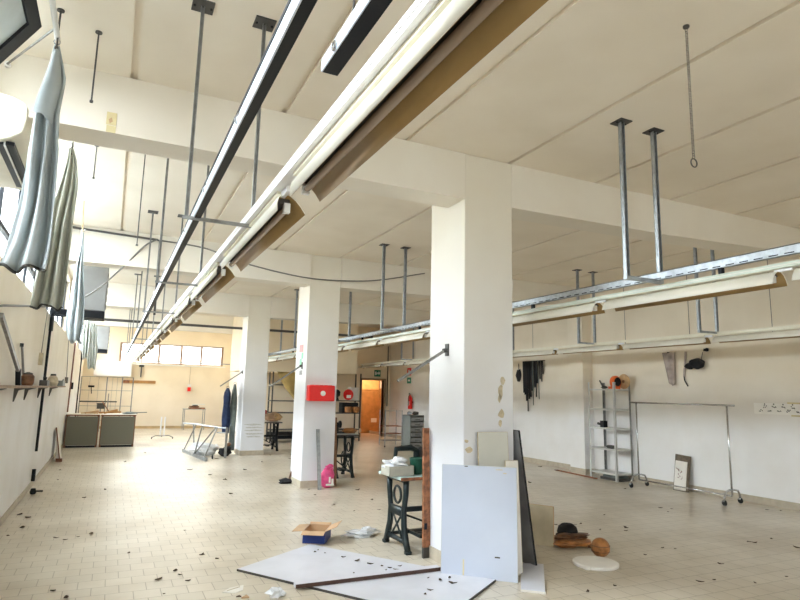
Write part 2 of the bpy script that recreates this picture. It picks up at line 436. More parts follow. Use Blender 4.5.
for i, (a, b) in enumerate(W):  # frames and glass of the unseen windows added for front light
    mb = MB(); y = YF-.12
    for u in (a, (a+b)/2-.025, b-.05): mb.box((u, y-.03, .9), (u+.05, y+.03, 3.3))
    mb.box((a, y-.03, .9), (b, y+.03, .95)); mb.box((a, y-.03, 3.25), (b, y+.03, 3.3))
    o = mb.build('window_%d' % (10+i), M_black); o['kind'] = 'structure'
    MB().box((a+.01, y-.004, .91), (b-.01, y+.004, 3.29)).build('glass', M_glass, o)
struct('baseboard_vestibule', box((6.9, 22.88, 0), (11, 22.9, .1)), M_skirt)
M_wfr = mat('brown_window_frame', (.30, .20, .14), .5)
mb = MB(); y = YB+.1
for u in (BX0, 1.60, 2.44, 3.22, 4.05): mb.box((u, y-.05, 2.52), (u+.085, y+.05, 3.32))
mb.box((BX0, y-.03, 2.52), (BX1, y+.03, 2.57)); mb.box((BX0, y-.03, 3.27), (BX1, y+.03, 3.32)); mb.box((1.0, y-.03, 2.52), (1.04, y+.03, 3.32))
o = mb.build('window_20', M_wfr); o['kind'] = 'structure'; o['label'] = 'high brown framed window strip in the far wall'
MB().box((BX0+.01, y-.004, 2.53), (BX1-.01, y+.004, 3.31)).build('glass', M_glass, o)
MB().box((BX0-.1, YB-.06, 2.46), (BX1+.1, YB+.02, 2.5)).build('sill', M_paper, o)
# small high window at the far end, right side
# door opening trim
mb = MB(); mb.box((DX0-.07, YD-.02, 0), (DX0, YD+.22, DZ+.07)); mb.box((DX1, YD-.02, 0), (DX1+.07, YD+.22, DZ+.07)); mb.box((DX0-.07, YD-.02, DZ), (DX1+.07, YD+.22, DZ+.07))
o = struct('door_1', mb, mat('brown_door_frame', (.36, .25, .15), .5), 'brown framed open doorway in the far right wall')
t = thing('wardrobe', 'orange wooden cupboard seen through the far doorway', 'cupboard', (9.45, 22.0, 0))
MB().box((-.6, .05, 0), (1.0, .75, 2.5)).build('carcass', M_orange, t)
MB().box((-.55, .02, .05), (.25, .05, 1.62)).build('door', M_orange, t, bevel=.01)
MB().box((.29, .02, .05), (.94, .05, 1.62)).build('door', M_orange, t, bevel=.01)
mb = MB(); mb.box((-.55, .025, 1.7), (.25, .05, 2.4)); mb.build('upper_door', mat('pale_orange', (.85, .55, .22), .5), t)
mb = MB(); mb.box((.3, .0, 1.75), (.85, .03, 2.05)); mb.build('picture', M_paper, t)
mb = MB(); mb.box((.36, -.01, 1.8), (.79, .0, 2.0)); mb.build('picture_print', M_wood, t)
mb = MB(); mb.box((-.05, .0, .42), (.18, .02, .58)); mb.build('taped_paper', M_paper, t)

# ------------------------------------------------------------------ hanging frames
def make_frame(x0, x1, y, label, group, matl, pw=.02):
    t = thing('ceiling_hanger', label, 'hanger frame', (x0, y, ZC), group=group)
    w = x1-x0; zb = 2.6-ZC
    for xx in (0, w):
        mb = MB(); mb.box((xx-pw, -pw*.9, zb), (xx-pw*.7, pw*.9, -.008)); mb.box((xx+pw*.7, -pw*.9, zb), (xx+pw, pw*.9, -.008)); mb.box((xx-pw, pw*.6, zb), (xx+pw, pw*.9, -.008))
        p = mb.build('pole', matl, t)
        mb = MB(); mb.box((xx-.065, -.065, -.009), (xx+.065, .065, 0)); mb.build('ceiling_plate', M_dark, t)
        for a in (-.05, .05): MB().lathe([(.008, -.016), (.008, -.009)], (xx+a, 0, 0), 6).build('bolt', M_black, t)
    MB().box((-.02, -pw, zb-pw*1.2), (w+.02, pw, zb+.006)).build('crossbar', matl, t)
    return t
LY = [1.12, 3.605, 6.03, 8.53, 10.95, 13.6, 16.1, 18.6]
f0 = None
for i, y in enumerate(LY):
    lab = '%s galvanised two-pole ceiling frame carrying the black rail and white lamp track' % (ORD[i] if i else 'overhead, out of view,')
    if i == 1: lab = 'nearest tall two-pole ceiling frame left of the white lamp track'
    if f0 is None: f0 = make_frame(.315, .70, y, lab, 'hanger frames of the left track', M_galvd, .0105)
    else: dup(f0, (.315, y, ZC), lab)
RY = [3.555, 6.03, 8.57, 11.05, 13.6, 16.4, 18.0]
g0 = None
for i, y in enumerate(RY):
    lab = ('pair of galvanised ceiling posts nearest the hanging chain', 'ceiling post pair directly behind the near pillar', 'pair of ceiling posts seen left of the near pillar above the cable', 'ceiling post pair just right of the pillar with the red box', 'posts of the galvanised rail hidden by the red box pillar', 'short looking ceiling post pair between the two farther pillars', 'farthest ceiling post pair of the galvanised rail')[i]
    if g0 is None: g0 = make_frame(3.80, 4.19, y, lab, 'hanger frames of the middle track', M_galv)
    else: dup(g0, (3.80, y, ZC), lab)
for i, y in enumerate((3.45, 5.93, 8.46, 11.0, 13.5, 16.0)):
    lab = '%s post pair holding the lamp row beside the right wall' % ORD[i]
    dup(g0, (7.76, y, ZC), lab, 'hanger frames of the right track')

# rails
t = thing('black_rail', 'long black power rail with a white inner face running down the hall', 'rail', (.36, .3, 2.6))
MB().box((-.0, 0, .0), (.036, 23.8, .008)).build('underside', M_black, t)
MB().box((.030, 0, .008), (.036, 23.8, .065)).build('side_flange', M_black, t)
MB().box((-.006, 0, .0), (.0, 23.8, .065)).build('white_face', mat('blue_white_enamel', (.72, .80, .92), .4), t)
mb = MB(); mb.box((-.009, 0, .055), (.0, 23.8, .07)); mb.build('top_lip', M_black, t)
for y in (1.0, 1.9, 2.8, 3.7, 5.2, 6.7): 
    MB().tube([(-.004, y, .05), (-.02, y+.01, .03), (-.012, y+.02, .008)], .004, 6).build('clip', M_chrome, t)
t = thing('short_black_rail', 'short piece of black and white rail hanging near the ceiling top', 'rail', (.70, 1.0, 2.95))
# ratio 0.50..0.55 per metre of rise
MB().box((0, 0, 0), (.068, 1.28, .008)).build('underside', M_black, t)
MB().box((-.006, 0, 0), (.0, 1.28, .06)).build('white_face', mat('blue_white_enamel', (.72, .80, .92), .4), t)
MB().box((.06, 0, .008), (.068, 1.28, .06)).build('side_flange', M_black, t)
MB().torus((-.012, 1.1, .02), .018, .005, 12, 6, Matrix.Rotation(PI/2, 3, 'Y')).build('ring', M_chrome, t)
mb = MB(); mb.tube([(.03, .1, .06), (.03, .1, ZC-2.95)], .006); mb.tube([(.03, 1.0, .06), (.03, 1.0, ZC-2.95)], .006); mb.build('suspension_rod', M_dark, t)

# strut rail of the middle line
t = thing('slotted_rail', 'long galvanised slotted rail under the ceiling right of the near pillar', 'rail', (4.12, .3, 2.60))
MB().box((0, 0, 0), (.005, 17.9, .062)).build('channel_side', slot_mat(), t)
MB().box((.005, 0, .057), (.041, 17.9, .062)).build('channel_top', M_galv, t)
MB().box((.036, 0, 0), (.041, 17.9, .057)).build('channel_back', M_galv, t)
mb = MB(); mb.box((-.004, 0, .060), (.045, 17.9, .066)); mb.build('top_edge', M_dark, t)
for y in (1.0, 2.63, 4.9, 7.6, 9.9, 12.2, 14.6): MB().box((.0, y, -.075), (.035, y+.03, .0)).build('cable_clip', M_black, t)

# lamp tracks
def track(x, z, y0, y1, label, m, w=.05, h=.045):
    t = thing('lamp_track', label, 'lamp track', (x, y0, z))
    MB().box((0, 0, 0), (w, y1-y0, h)).build('trunking', m, t)
    MB().box((-.003, 0, h*.45), (.0, y1-y0, h*.55)).build('side_groove', M_paper, t)
    return t
track(.655, 2.605, .5, 24.6, 'white trunking from which the left row of reflector lamps hangs', M_white, .06, .05)
track(4.115, 2.515, .5, 18.0, 'pale green trunking under the galvanised slotted rail', M_green_tr, .05, .035)
track(8.12, 2.575, 1.0, 21.2, 'cream trunking of the lamp row beside the right wall', M_cream, .05, .035)

def make_lamp(L, label, group, asym=True):
    t = thing('fluorescent_lamp', label, 'lamp', (0, 0, 0), group=group)
    # body (batten)
    MB().box((.025, .03, -.019), (.08, L-.03, -.002)).build('batten', M_cream, t)
    MB().box((.036, .04, -.060), (.096, L-.04, -.034)).build('inner_shade_bar', M_dark, t)  # dark bar added for the shade in the hollow of the reflector
    # reflector: trapezoid wings, open below
    if asym: cps = [(.022, -.112), (.019, -.075), (.027, -.040), (.050, -.020), (.085, -.024), (.118, -.046), (.148, -.078), (.172, -.112)]
    else: cps = [(-.033, -.125), (-.018, -.085), (.005, -.052), (.035, -.032), (.075, -.032), (.105, -.052), (.128, -.085), (.143, -.125)]
    def offs(P_, d):
        out = []
        for i, (x, z) in enumerate(P_):
            x0, z0 = P_[max(i-1, 0)]; x1, z1 = P_[min(i+1, len(P_)-1)]; l = math.hypot(x1-x0, z1-z0)
            out.append((x+(z1-z0)/l*d, z-(x1-x0)/l*d))
        return out
    def skin(d0, d1, y0, y1):
        m_ = MB(); A = offs(cps, d0); B = offs(cps, d1)
        m_.sheet([[(x, y0, z) for x, z in A], [(x, y1, z) for x, z in A]])
        m_.sheet([[(x, y0, z) for x, z in B], [(x, y1, z) for x, z in B]])
        for yy in (y0, y1): m_.sheet([[(x, yy, z) for x, z in A], [(x, yy, z) for x, z in B]])
        for q in (0, -1): m_.sheet([[(A[q][0], y0, A[q][1]), (B[q][0], y0, B[q][1])], [(A[q][0], y1, A[q][1]), (B[q][0], y1, B[q][1])]])
        bmesh.ops.remove_doubles(m_.bm, verts=m_.bm.verts, dist=1e-6); return m_
    def sm(o):
        for p in o.data.polygons: p.use_smooth = len(p.vertices) == 4 and abs(p.normal.y) < .5
        return o
    sm(skin(0, .003, 0, L).build('reflector', M_refl, t))
    sm(skin(.0036, .0048, .002, L-.002).build('inner_liner', M_liner, t))
    mb = MB(); c = (.083 if asym else .055); mb.lathe([(.017, .07), (.018, .08), (.018, L-.08), (.017, L-.07)], (c, 0, -.082), 12, 'y')
    mb.build('tube', M_tube, t, smooth=True)
    for yy in (.035, L-.065):
        mb = MB(); mb.box((c-.016, yy, -.105), (c+.016, yy+.03, -.055)); mb.build('lamp_holder', M_plasticw, t)
    mb = MB(); mb.box((.045, -.09, -.035), (.065, .03, -.005)); mb.build('end_bracket', M_white, t)
    return t
proto = None
ys = [.94-.0+1.93*k for k in range(12)]
for k, y in enumerate(ys):
    lab = '%s trough reflector lamp counted from the camera in the left row' % ORD[k]
    if proto is None: proto = make_lamp(1.69, lab, 'reflector lamps of the left row'); proto.location = (.655, y, 2.607)
    else: dup(proto, (.655, y, 2.607), lab)
p2 = None
for k in range(10):
    y = .79+1.73*k; z = 2.53
    lab = '%s reflector lamp counted from the camera under the slotted middle rail' % ORD[k]
    if p2 is None: p2 = make_lamp(1.6, lab, 'reflector lamps of the middle row', False); p2.location = (4.10, y, z)
    else: dup(p2, (4.10, y, z), lab)
for k in range(11):
    y = 2.63+1.74*k
    dup(p2, (8.10, y, 2.575), '%s reflector lamp counted from the camera in the row by the right wall' % ORD[k], 'reflector lamps of the right row')

# pale secondary far row, ends seen behind the near pillar
# ------------------------------------------------------------------ thin ceiling rods
for (x, y, L, lab) in ((-.28, 4.228, .50, 'thin dark threaded rod hanging from the ceiling over the near left'),
                       (-.331, 6.37, .34, 'thin dark rod hanging behind the nearest beam on the left'),
                       (-.495, 4.077, .26, 'short thin rod above the nearest hanging cloth'),
                       (.11, 6.2, 1.0, 'thin rod left of the second hanger frame'),
                       (-.50, 5.9, .30, 'thin rod above the second hanging cloth')):
    t = thing('ceiling_rod', lab, 'rod', (x, y, ZC))
    MB().tube([(0, 0, 0), (0, 0, -L)], .006, 6).build('rod', M_dark, t)
    MB().lathe([(.022, -.01), (.022, 0)], n=10).build('washer', M_dark, t)
    MB().lathe([(.011, -L-.01), (.011, -L+.005)], n=6).build('nut', M_dark, t)
# chain with ring
t = thing('chain', 'thin hanging chain with a ring at its end on the right of the ceiling', 'chain', (3.129, 2.364, ZC))
mb = MB(); z = -.03; k = 0
while z > -.89:
    R = (Matrix.Rotation(PI/2, 3, 'X') if k % 2 else Matrix.Rotation(PI/2, 3, 'Y'))
    mb.torus((0, 0, z), .0095, .0022, 8, 4, R); z -= .0165; k += 1
mb.build('links', M_dark, t)
MB().torus((0, 0, -.925), .027, .004, 20, 6, Matrix.Rotation(PI/2, 3, 'X')).build('ring', M_dark, t)
MB().lathe([(.02, -.012), (.02, 0)], n=12).build('hook_plate', M_dark, t)

# cable and conduit
def cable(name, pts, r, m, label, cat='cable'):
    P = [Vector(p) for p in pts]; out = []
    for i in range(len(P)-1):
        p0 = P[max(i-1, 0)]; p1 = P[i]; p2_ = P[i+1]; p3 = P[min(i+2, len(P)-1)]
        for k in range(6):
            u = k/6; out.append(.5*((2*p1)+(p2_-p0)*u+(2*p0-5*p1+4*p2_-p3)*u*u+(3*p1-p0-3*p2_+p3)*u**3))
    out.append(P[-1])
    mb = MB(); mb.tube(out, r, 6)
    return tag(mb.build(name, m, smooth=True), label, cat)
cable('drooping_cable', [(.469, 9.8, 3.88), (1.18, 9.8, 3.84), (1.748, 9.8, 3.68), (2.775, 9.8, 3.54), (3.6, 9.8, 3.55), (4.3, 9.79, 3.64), (5.2, 9.79, 3.86)], .012, M_cable, 'grey cable sagging across the second beam past the pillar')
cable('loop_cable', [(.46, 9.78, 3.885), (.28, 9.82, 3.76), (.0, 9.9, 3.40), (-.35, 10.2, 3.05), (-.75, 11.0, 2.9)], .012, M_cable, 'grey cable looping from the second beam down to the left wall')
mb = MB(); mb.tube([(-.95, 9.82, 3.93), (.30, 9.82, 3.89), (.46, 9.80, 3.885), (.50, 9.80, 3.86), (.51, 9.80, 2.7)], .017, 8)
tag(mb.build('conduit', M_dark, smooth=True), 'dark conduit along the top of the second beam bending down', 'conduit')
mb = MB(); mb.tube([(-.975, 5.0, 2.08), (-.975, 6.6, 2.33), (-.975, 11.1, 2.86)], .012, 8)
tag(mb.build('thin_pipe', M_cable, smooth=True), 'thin pipe running along the left wall under the windows', 'pipe')

# ------------------------------------------------------------------ left wall things
def heater(y, label):
    t = thing('unit_heater', label, 'heater', (XL, y, 2.72), group='heaters on the left wall')
    MB().box((.36, 0, .12), (.80, .5, .93)).build('casing', M_heat, t, bevel=.015)
    MB().box((.36, -.004, .0), (.80, .504, .12)).build('outlet_band', M_black, t)
    mb = MB(); mb.box((0, .04, .03), (.36, .11, .12)); mb.box((0, .39, .03), (.36, .46, .12)); mb.build('wall_bracket', M_black, t)
    mb = MB()
    for k in range(5): mb.box((.8, .05, .2+.13*k), (.808, .45, .26+.13*k))
    mb.build('louvre', M_dark, t)
    mb = MB(); mb.tube([(.04, .0, .05), (.04, -.02, -2.15)], .02, 8); mb.tube([(.04, -.02, -2.42), (.04, -.02, -2.60)], .028, 8); mb.build('feed_pipe', M_black, t)
    mb = MB(); mb.box((.01, .07, -.25), (.07, .12, .03)); mb.build('switch_box', M_dark, t)
    return t
h = heater(11.06, 'grey box heater with a black lower band on the left wall, nearer of the two')
dup(h, (XL, 22.6, 2.72), 'smaller looking grey box heater far along the left wall')

# cream air conditioner at the near left
t = thing('air_conditioner', 'cream rounded air conditioner high on the left wall by the open window', 'air conditioner', (XL, 4.32, 3.13))
oct_ = [(0, .02), (.05, 0), (.23, .0), (.285, .025), (.34, .065), (.355, .16), (.352, .24), (.325, .268), (.28, .288), (.2, .30), (0, .31)]
MB().prism(oct_, 'y', 0, 1.1).build('casing', M_cream, t, bevel=.012)
MB().prism([(a*1.02+.003 if a else 0, b*1.02-.002) for a, b in oct_], 'y', -.02, .04).build('end_cap', M_cream, t, bevel=.01)
MB().box((.205, .04, -.012), (.247, .98, .004)).build('outlet_slot', M_black, t)
MB().box((.257, .04, -.012), (.305, 1.04, .012)).build('outlet_slot', M_black, t)
MB().box((.247, .04, -.02), (.257, 1.04, .004)).build('louvre', M_plasticw, t)
mb = MB(); mb.tube([(.04, .2, .0), (.05, .25, -.12), (.02, .5, -.3)], .012, 6); mb.build('hose', M_plasticw, t)

# hanging cloths: rows of (z, x_left, x_right)
def curtain(name, y, prof, label, m, folds=5, amp=.05, hem=True, seed=1, group='hanging cloths on the left', lean=0):
    r = random.Random(seed)
    zt = prof[0][0]; xt = (prof[0][1]+prof[0][2])/2
    t = thing(name, label, 'cloth', (xt, y, zt), group=group)
    n = 26; rows = []; N = 22
    ph = r.uniform(0, 6)
    for i in range(n+1):
        f = i/n*(len(prof)-1); k = min(int(f), len(prof)-2); u = f-k
        z, a, b = [prof[k][q]*(1-u)+prof[k+1][q]*u for q in range(3)]
        row = []
        for j in range(N+1):
            s = j/N
            am = amp*min(1, .2+i/n*1.1)
            yy = am*math.sin(s*folds*2*PI+ph+.6*math.sin(i*.25))+.35*am*math.sin(s*11+ph*2+i*.1)
            row.append((a+(b-a)*(s+.02*math.sin(s*9+i*.3))-xt, yy+lean*(i/n), z-zt+(.02*math.sin(s*9+ph) if i == n else 0)))
        rows.append(row)
    mb = MB(); mb.sheet(rows); o = mb.build('cloth', m, t, smooth=True, solid=.006)
    if hem:
        mb = MB(); mb.tube([(p[0], p[1], p[2]-.004) for p in rows[-1]], .010, 6); mb.build('hem', M_hem, t, smooth=True)
    mb = MB(); mb.torus((0, 0, .03), .018, .004, 10, 5, Matrix.Rotation(PI/2, 3, 'X')); mb.build('hook', M_chrome, t)
    return t
curtain('hanging_cloth', 4.12, [(3.74, -.515, -.485), (3.52, -.541, -.425), (3.30, -.575, -.44), (3.03, -.582, -.42), (2.70, -.592, -.412), (2.45, -.63, -.405), (2.29, -.665, -.405)], 'nearest pale blue grey cloth hanging gathered from a hook', M_cloth, 2.6, .06, seed=3)
curtain('hanging_cloth', 5.9, [(3.72, -.525, -.49), (3.60, -.53, -.45), (3.37, -.565, -.42), (3.05, -.62, -.43), (2.67, -.65, -.435), (2.36, -.675, -.435), (2.27, -.675, -.435)], 'second grey green cloth hanging behind the nearest one', M_clothg, 3.2, .055, seed=5)
curtain('hanging_cloth', 8.5, [(3.56, -.50, -.485), (3.30, -.51, -.462), (3.06, -.54, -.445), (2.67, -.56, -.40), (2.36, -.585, -.385), (2.14, -.53, -.40)], 'third pale cloth hanging in front of the grey heater', M_cloth, 2.4, .05, False, seed=8)
curtain('hanging_cloth', 13.2, [(3.0, -.54, -.45), (2.6, -.60, -.42), (2.12, -.55, -.44)], 'fourth and smaller pale cloth hanging below the heater', M_clothw, 3, .06, False, seed=9)
curtain('hanging_cloth', 15.6, [(3.05, -.56, -.42), (2.5, -.60, -.35), (2.0, -.52, -.36)], 'fifth pale ragged cloth hanging far along the left wall', M_clothw, 4, .07, False, seed=12)
t = thing('curtain_rod', 'thick pale rod running above the hanging cloths near the open window', 'rod', (-.5, 1.6, 3.80))
MB().tube([(0.02, 0, .0), (0, 2.52, -.01)], .017, 10).build('rod', M_plasticw, t, smooth=True)
mb = MB(); mb.tube([(-.36, 3.15, .05), (0, 2.40, -.0)], .008, 6); mb.build('brace', M_galvd, t)
mb = MB(); mb.lathe([(.022, -.012), (.022, .012)], (-.36, 3.16, .05), 8, 'y'); mb.build('brace_foot', M_plasticw, t)
t = thing('thin_rod', 'thin bamboo coloured rod above the third hanging cloth', 'rod', (-.5, 8.45, 3.55))
MB().tube([(0, 0, 0), (-.02, 0.02, .42)], .008, 6).build('rod', M_woodl, t)

c1 = [o for o in COL.objects if o.name == 'hanging_cloth'][0]
def P3(x, y, z): return (x+.5, y-4.12, z-3.74)
MB().sheet([[P3(-.505, 4.10, 3.70), P3(-.49, 4.07, 3.70), P3(-.475, 4.08, 3.69)], [P3(-.556, 4.04, 3.36), P3(-.50, 4.0, 3.40), P3(-.44, 4.04, 3.45)], [P3(-.572, 4.03, 3.24), P3(-.52, 3.98, 3.22), P3(-.463, 4.02, 3.18)]]).build('fold_flap', M_cloth, c1, smooth=True, solid=.006)
t = thing('window_rail', 'thin horizontal steel tube in front of the far window', 'rail', (.9, 25.2, 2.60))
MB().tube([(0, 0, 0), (3.5, 0, .0)], .022, 6).build('tube', M_galvd, t)
for x in (.1, 3.4): MB().tube([(x, 0, 0), (x, .4, 0)], .012, 6).build('bracket', M_dark, t)
# wall shelf with small things
t = thing('plank_shelf', 'narrow wooden shelf plank fixed along the left wall', 'shelf', (XL, 5.6, 1.56))
MB().box((0, 0, 0), (.16, 8.6, .028)).build('plank', mat('brown_plank', (.30, .19, .11), .6, 0, .15, 8), t)
for y in (1.0, 2.55, 3.5, 5.1, 7.0): MB().prism([(0, -.16), (.012, -.16), (.045, -.03), (.13, -.006), (.13, 0), (0, 0)], 'y', y, y+.02).build('bracket', M_dark, t)
def small(name, label, cat, loc, parts, group=None):
    t = thing(name, label, cat, loc, group=group)
    for nm, mbx, m in parts: mbx.build(nm, m, t, smooth=False)
    return t
ZS = 1.588
small('pot', 'brown pot with a lid, left one on the wall shelf', 'pot', (-.9, 8.35, ZS), [('body', MB().lathe([(.055, 0), (.07, .03), (.07, .11), (.05, .13)]), M_brownl), ('lid', MB().lathe([(.05, .13), (.05, .145), (.01, .16)]), M_dark)])
small('jar', 'small round jar on the wall shelf right of the black pipe', 'jar', (-.9, 11.8, ZS), [('body', MB().lathe([(.07, 0), (.09, .06), (.07, .14), (.04, .17)]), M_peel), ('lid', MB().lathe([(.045, .17), (.04, .2)]), M_dark)])
small('metal_block', 'dark metal fitting beside the pipe on the wall shelf', 'fitting', (-.88, 10.2, ZS), [('block', MB().box((-.05, -.2, 0), (.05, .2, .08)), M_dark), ('knob', MB().lathe([(.02, .08), (.03, .12), (.01, .13)]), M_black)])
small('hand_tool', 'grey green tool at the far end of the wall shelf', 'tool', (-.88, 13.5, ZS), [('body', MB().box((-.05, -.35, 0), (.05, .25, .10)), M_copper), ('grip', MB().tube([(0, .2, .06), (0, .5, .12)], .02), M_cast)])
# diagonal tool bars on the wall
t = thing('ribbed_bar', 'grey ribbed bar standing diagonally on the wall shelf', 'bar', (XL+.04, 7.92, ZS))
MB().bar((0.02, -1.6, .62), (0.02, -.08, .16), .03, .05).build('bar', M_galvd, t)
MB().bar((.02, -.1, .17), (.03, -.05, .0), .05, .07).build('foot', M_black, t)
t = thing('iron_rod', 'thin upright iron rod hanging from a nail on the left wall', 'rod', (XL+.03, 8.1, 2.06))
MB().tube([(0, 0, 0), (0, .55, -.42)], .014, 6).build('rod', M_galvd, t)
MB().lathe([(.02, -.03), (.02, .01)], n=8).build('nail', M_black, t)
small('pull_switch', 'tiny switch box on a cable at the left wall', 'switch', (XL+.001, 10.35, 1.98), [('box', MB().box((0, -.08, -.09), (.05, .06, .09)), M_peel), ('cord', MB().tube([(.02, 0, .09), (.02, .2, .75)], .006, 5), M_cable)])
small('pull_switch', 'dark pull switch hanging farther along the left wall', 'switch', (XL+.001, 16.4, 1.72), [('box', MB().box((0, -.12, -.07), (.06, .12, .07)), M_dark), ('cord', MB().tube([(.03, 0, .07), (.03, -.9, 1.1)], .008, 5), M_cable)])
small('pipe_riser', 'thin dark pipe rising on the left wall behind the heater pipe', 'pipe', (XL+.03, 18.2, 0), [('pipe', MB().tube([(0, 0, .9), (0, .2, 2.75)], .02, 6), mat('rust_pipe', (.22, .09, .07), .6)), ('valve', MB().box((-.02, .3, 1.5), (.05, .45, 1.68)), M_black)])
small('leaning_board', 'narrow dark edged board leaning on the left wall near the desks', 'board', (-.93, 14.9, 0), [('board', MB().hexa([(0.03, -.15, 0), (.10, -.15, 0), (.10, .5, 0), (.03, .5, 0), (-.05, -.15, .70), (-.03, -.15, .70), (-.03, .5, .70), (-.05, .5, .70)]), M_paper), ('edge', MB().bar((.10, -.16, .0), (-.03, -.16, .71), .02, .05), M_desk), ('foot', MB().box((.02, -.2, 0), (.14, -.15, .07)), M_desk)])
small('floor_fitting', 'small dark pipe fitting on the floor by the left wall', 'fitting', (-.90, 10.55, 0), [('body', MB().lathe([(.035, 0), (.045, .03), (.03, .08)]), M_black), ('arm', MB().tube([(0, 0, .04), (.12, .05, .03)], .012), M_black)])

# ------------------------------------------------------------------ desks at the far left
def desk(x0, x1, label):
    t = thing('desk', label, 'desk', (x0, 17.95, 0), group='desks at the far left')
    w = x1-x0
    MB().box((.022, -.022, .06), (w-.022, .02, .80)).build('front_panel', M_deskp, t)
    mb = MB(); mb.box((0, -.02, 0), (.045, .8, .82)); mb.build('side_panel', M_desk, t, bevel=.008)
    mb = MB(); mb.box((w-.045, -.02, 0), (w, .8, .82)); mb.build('side_panel', M_desk, t, bevel=.008)
    mb = MB(); mb.box((.045, -.02, 0), (w-.045, 0.03, .05)); mb.build('plinth', M_black, t)
    MB().box((-.01, -.04, .82), (w+.01, .85, .85)).build('desktop', M_paper if label.startswith('left') else M_paper, t)
    MB().box((-.01, -.045, .815), (w+.01, -.035, .85)).build('front_edge', M_desk, t)
    return t
desk(-.97, -.20, 'left of two desks with olive grey panels and brown edges')
desk(-.15, .69, 'right of two desks with olive grey panels and brown edges')
t = thing('wire_rack', 'tall pale wire grid rack standing behind the desks', 'rack', (-.95, 24.0, 0))
mb = MB()
for x in (0, .82, 1.32, 1.68): mb.bar((x, 0, 0), (x, 0, 1.93), .035)
mb.build('uprights', M_galvd, t)
mb = MB()
for z in (.4, .9, 1.45, 1.93): mb.bar((0, 0, z), (1.68, 0, z), .015)
for x in (.27, .55, 1.0, 1.16): mb.bar((x, 0, .3), (x, 0, 1.93), .008)
mb.build('wires', M_galvd, t)
MB().box((0, -.02, 1.03), (1.2, .02, 1.075)).build('shelf_edge', M_dark, t)
small('hanging_board', 'wide white panel hanging on the far wall above the wire rack', 'panel', (-.62, 25.0, 1.98), [('body', MB().box((0, .35, 0), (1.3, .58, .58)), M_paper), ('front', MB().box((.01, .33, .01), (1.29, .35, .57)), M_paper)])
ZD = .85
small('wood_scraps', 'orange wooden pieces heaped on the right desk', 'wood pieces', (.02, 18.4, ZD), [('slat', MB().bar((-.25, 0, .03), (.3, .1, .05), .05, .05), M_orange), ('slat', MB().bar((-.1, -.1, .03), (.2, .2, .10), .05, .05), M_orange), ('stick', MB().bar((.0, 0, .06), (-.2, .05, .35), .02), M_wood), ('upright', MB().bar((-.05, .1, .03), (-.05, .1, .55), .025), M_galvd)])
small('wood_scraps', 'light wooden scraps lying on the left desk', 'wood pieces', (-.45, 18.3, ZD), [('slat', MB().bar((-.2, 0, .02), (.2, .1, .02), .08, .04), M_woodl), ('slat', MB().bar((-.1, -.1, .03), (.2, .2, .07), .05, .04), M_card), ('paper', MB().box((-.25, -.2, .0), (.1, 0, .01)), M_paper)])
small('cloth_strip', 'dark cloth strip sliding off the right end of the desks', 'cloth', (.5, 18.3, ZD), [('cloth', MB().blob((.05, 0, .03), (.2, .1, .03), 4), M_greyc), ('tail', MB().bar((.2, 0, .04), (.48, 0, .05), .06, .02), M_greyc)])
small('clamp', 'small black clamp hanging on the wire rack', 'clamp', (-.62, 23.93, 1.55), [('head', MB().box((-.1, -.02, 0), (.1, .02, .07)), M_black), ('stem', MB().tube([(0, 0, 0), (0.03, 0, -.22)], .015), M_black)])
small('tin_box', 'small dark tin standing low on the wire rack', 'tin', (-.38, 23.9, 1.0), [('body', MB().box((0, 0, -.2), (.25, .08, -.02)), M_dark), ('lid', MB().box((-.01, -.01, -.02), (.26, .09, 0)), M_black), ('stand', MB().box((0.1, 0.02, -1.0), (.14, .06, -.2)), M_galvd)])
small('batten', 'orange wooden batten fixed on the far wall', 'batten', (.42, YB, 1.74), [('batten', MB().box((0, -.04, 0), (1.17, 0, .11)), M_orange), ('end', MB().box((-.0, -.045, 0), (.22, -.04, .11)), M_wood)])
small('small_bracket', 'small dark bracket under the far window sill', 'bracket', (1.03, YB, 2.28), [('arm', MB().box((-.02, -.08, -.3), (.02, 0, .15)), M_dark), ('plate', MB().box((-.09, -.03, .1), (.09, 0, .2)), M_dark)])
small('alarm_button', 'small red alarm button on the far wall', 'alarm button', (2.87, YB, 1.55), [('box', MB().box((-.06, -.06, -.08), (.06, 0, .08)), M_red), ('plate', MB().box((-.07, -.03, .1), (.07, 0, .2)), M_paper), ('pipe', MB().tube([(0, -.02, .2), (0, -.02, .95)], .01, 6), M_peel)])
small('red_notice', 'small red and white notice high on the left by the far heater', 'notice', (-.30, YB-.02, 3.25), [('board', MB().box((-.12, 0, 0.0), (.06, .02, .58)), M_card), ('red_field', MB().box((-.06, -.006, .12), (.05, 0, .45)), M_red), ('white_field', MB().box((-.03, -.01, .27), (.04, -.006, .33)), M_paper)])

# far table
t = thing('side_table', 'small thin-legged metal table against the far wall', 'table', (2.66, 24.6, 0))
for x in (0, .75):
    for y in (0, .5): MB().bar((x, y, 0), (x, y, .78), .025).build('leg', M_galvd, t)
MB().box((-.03, -.03, .78), (.78, .53, .80)).build('table_top', M_galvd, t)
small('book_stack', 'stack of flat brown objects on the far metal table', 'stack', (2.85, 24.7, .8), [('slab', MB().box((-.02, 0, 0), (.58, .3, .05)), M_wood), ('slab', MB().box((.0, .02, .06), (.35, .28, .11)), M_brownl), ('slab', MB().box((.1, .02, .15), (.56, .28, .19)), M_paper), ('spacer', MB().box((.12, .05, .05), (.3, .25, .15)), M_dark)])
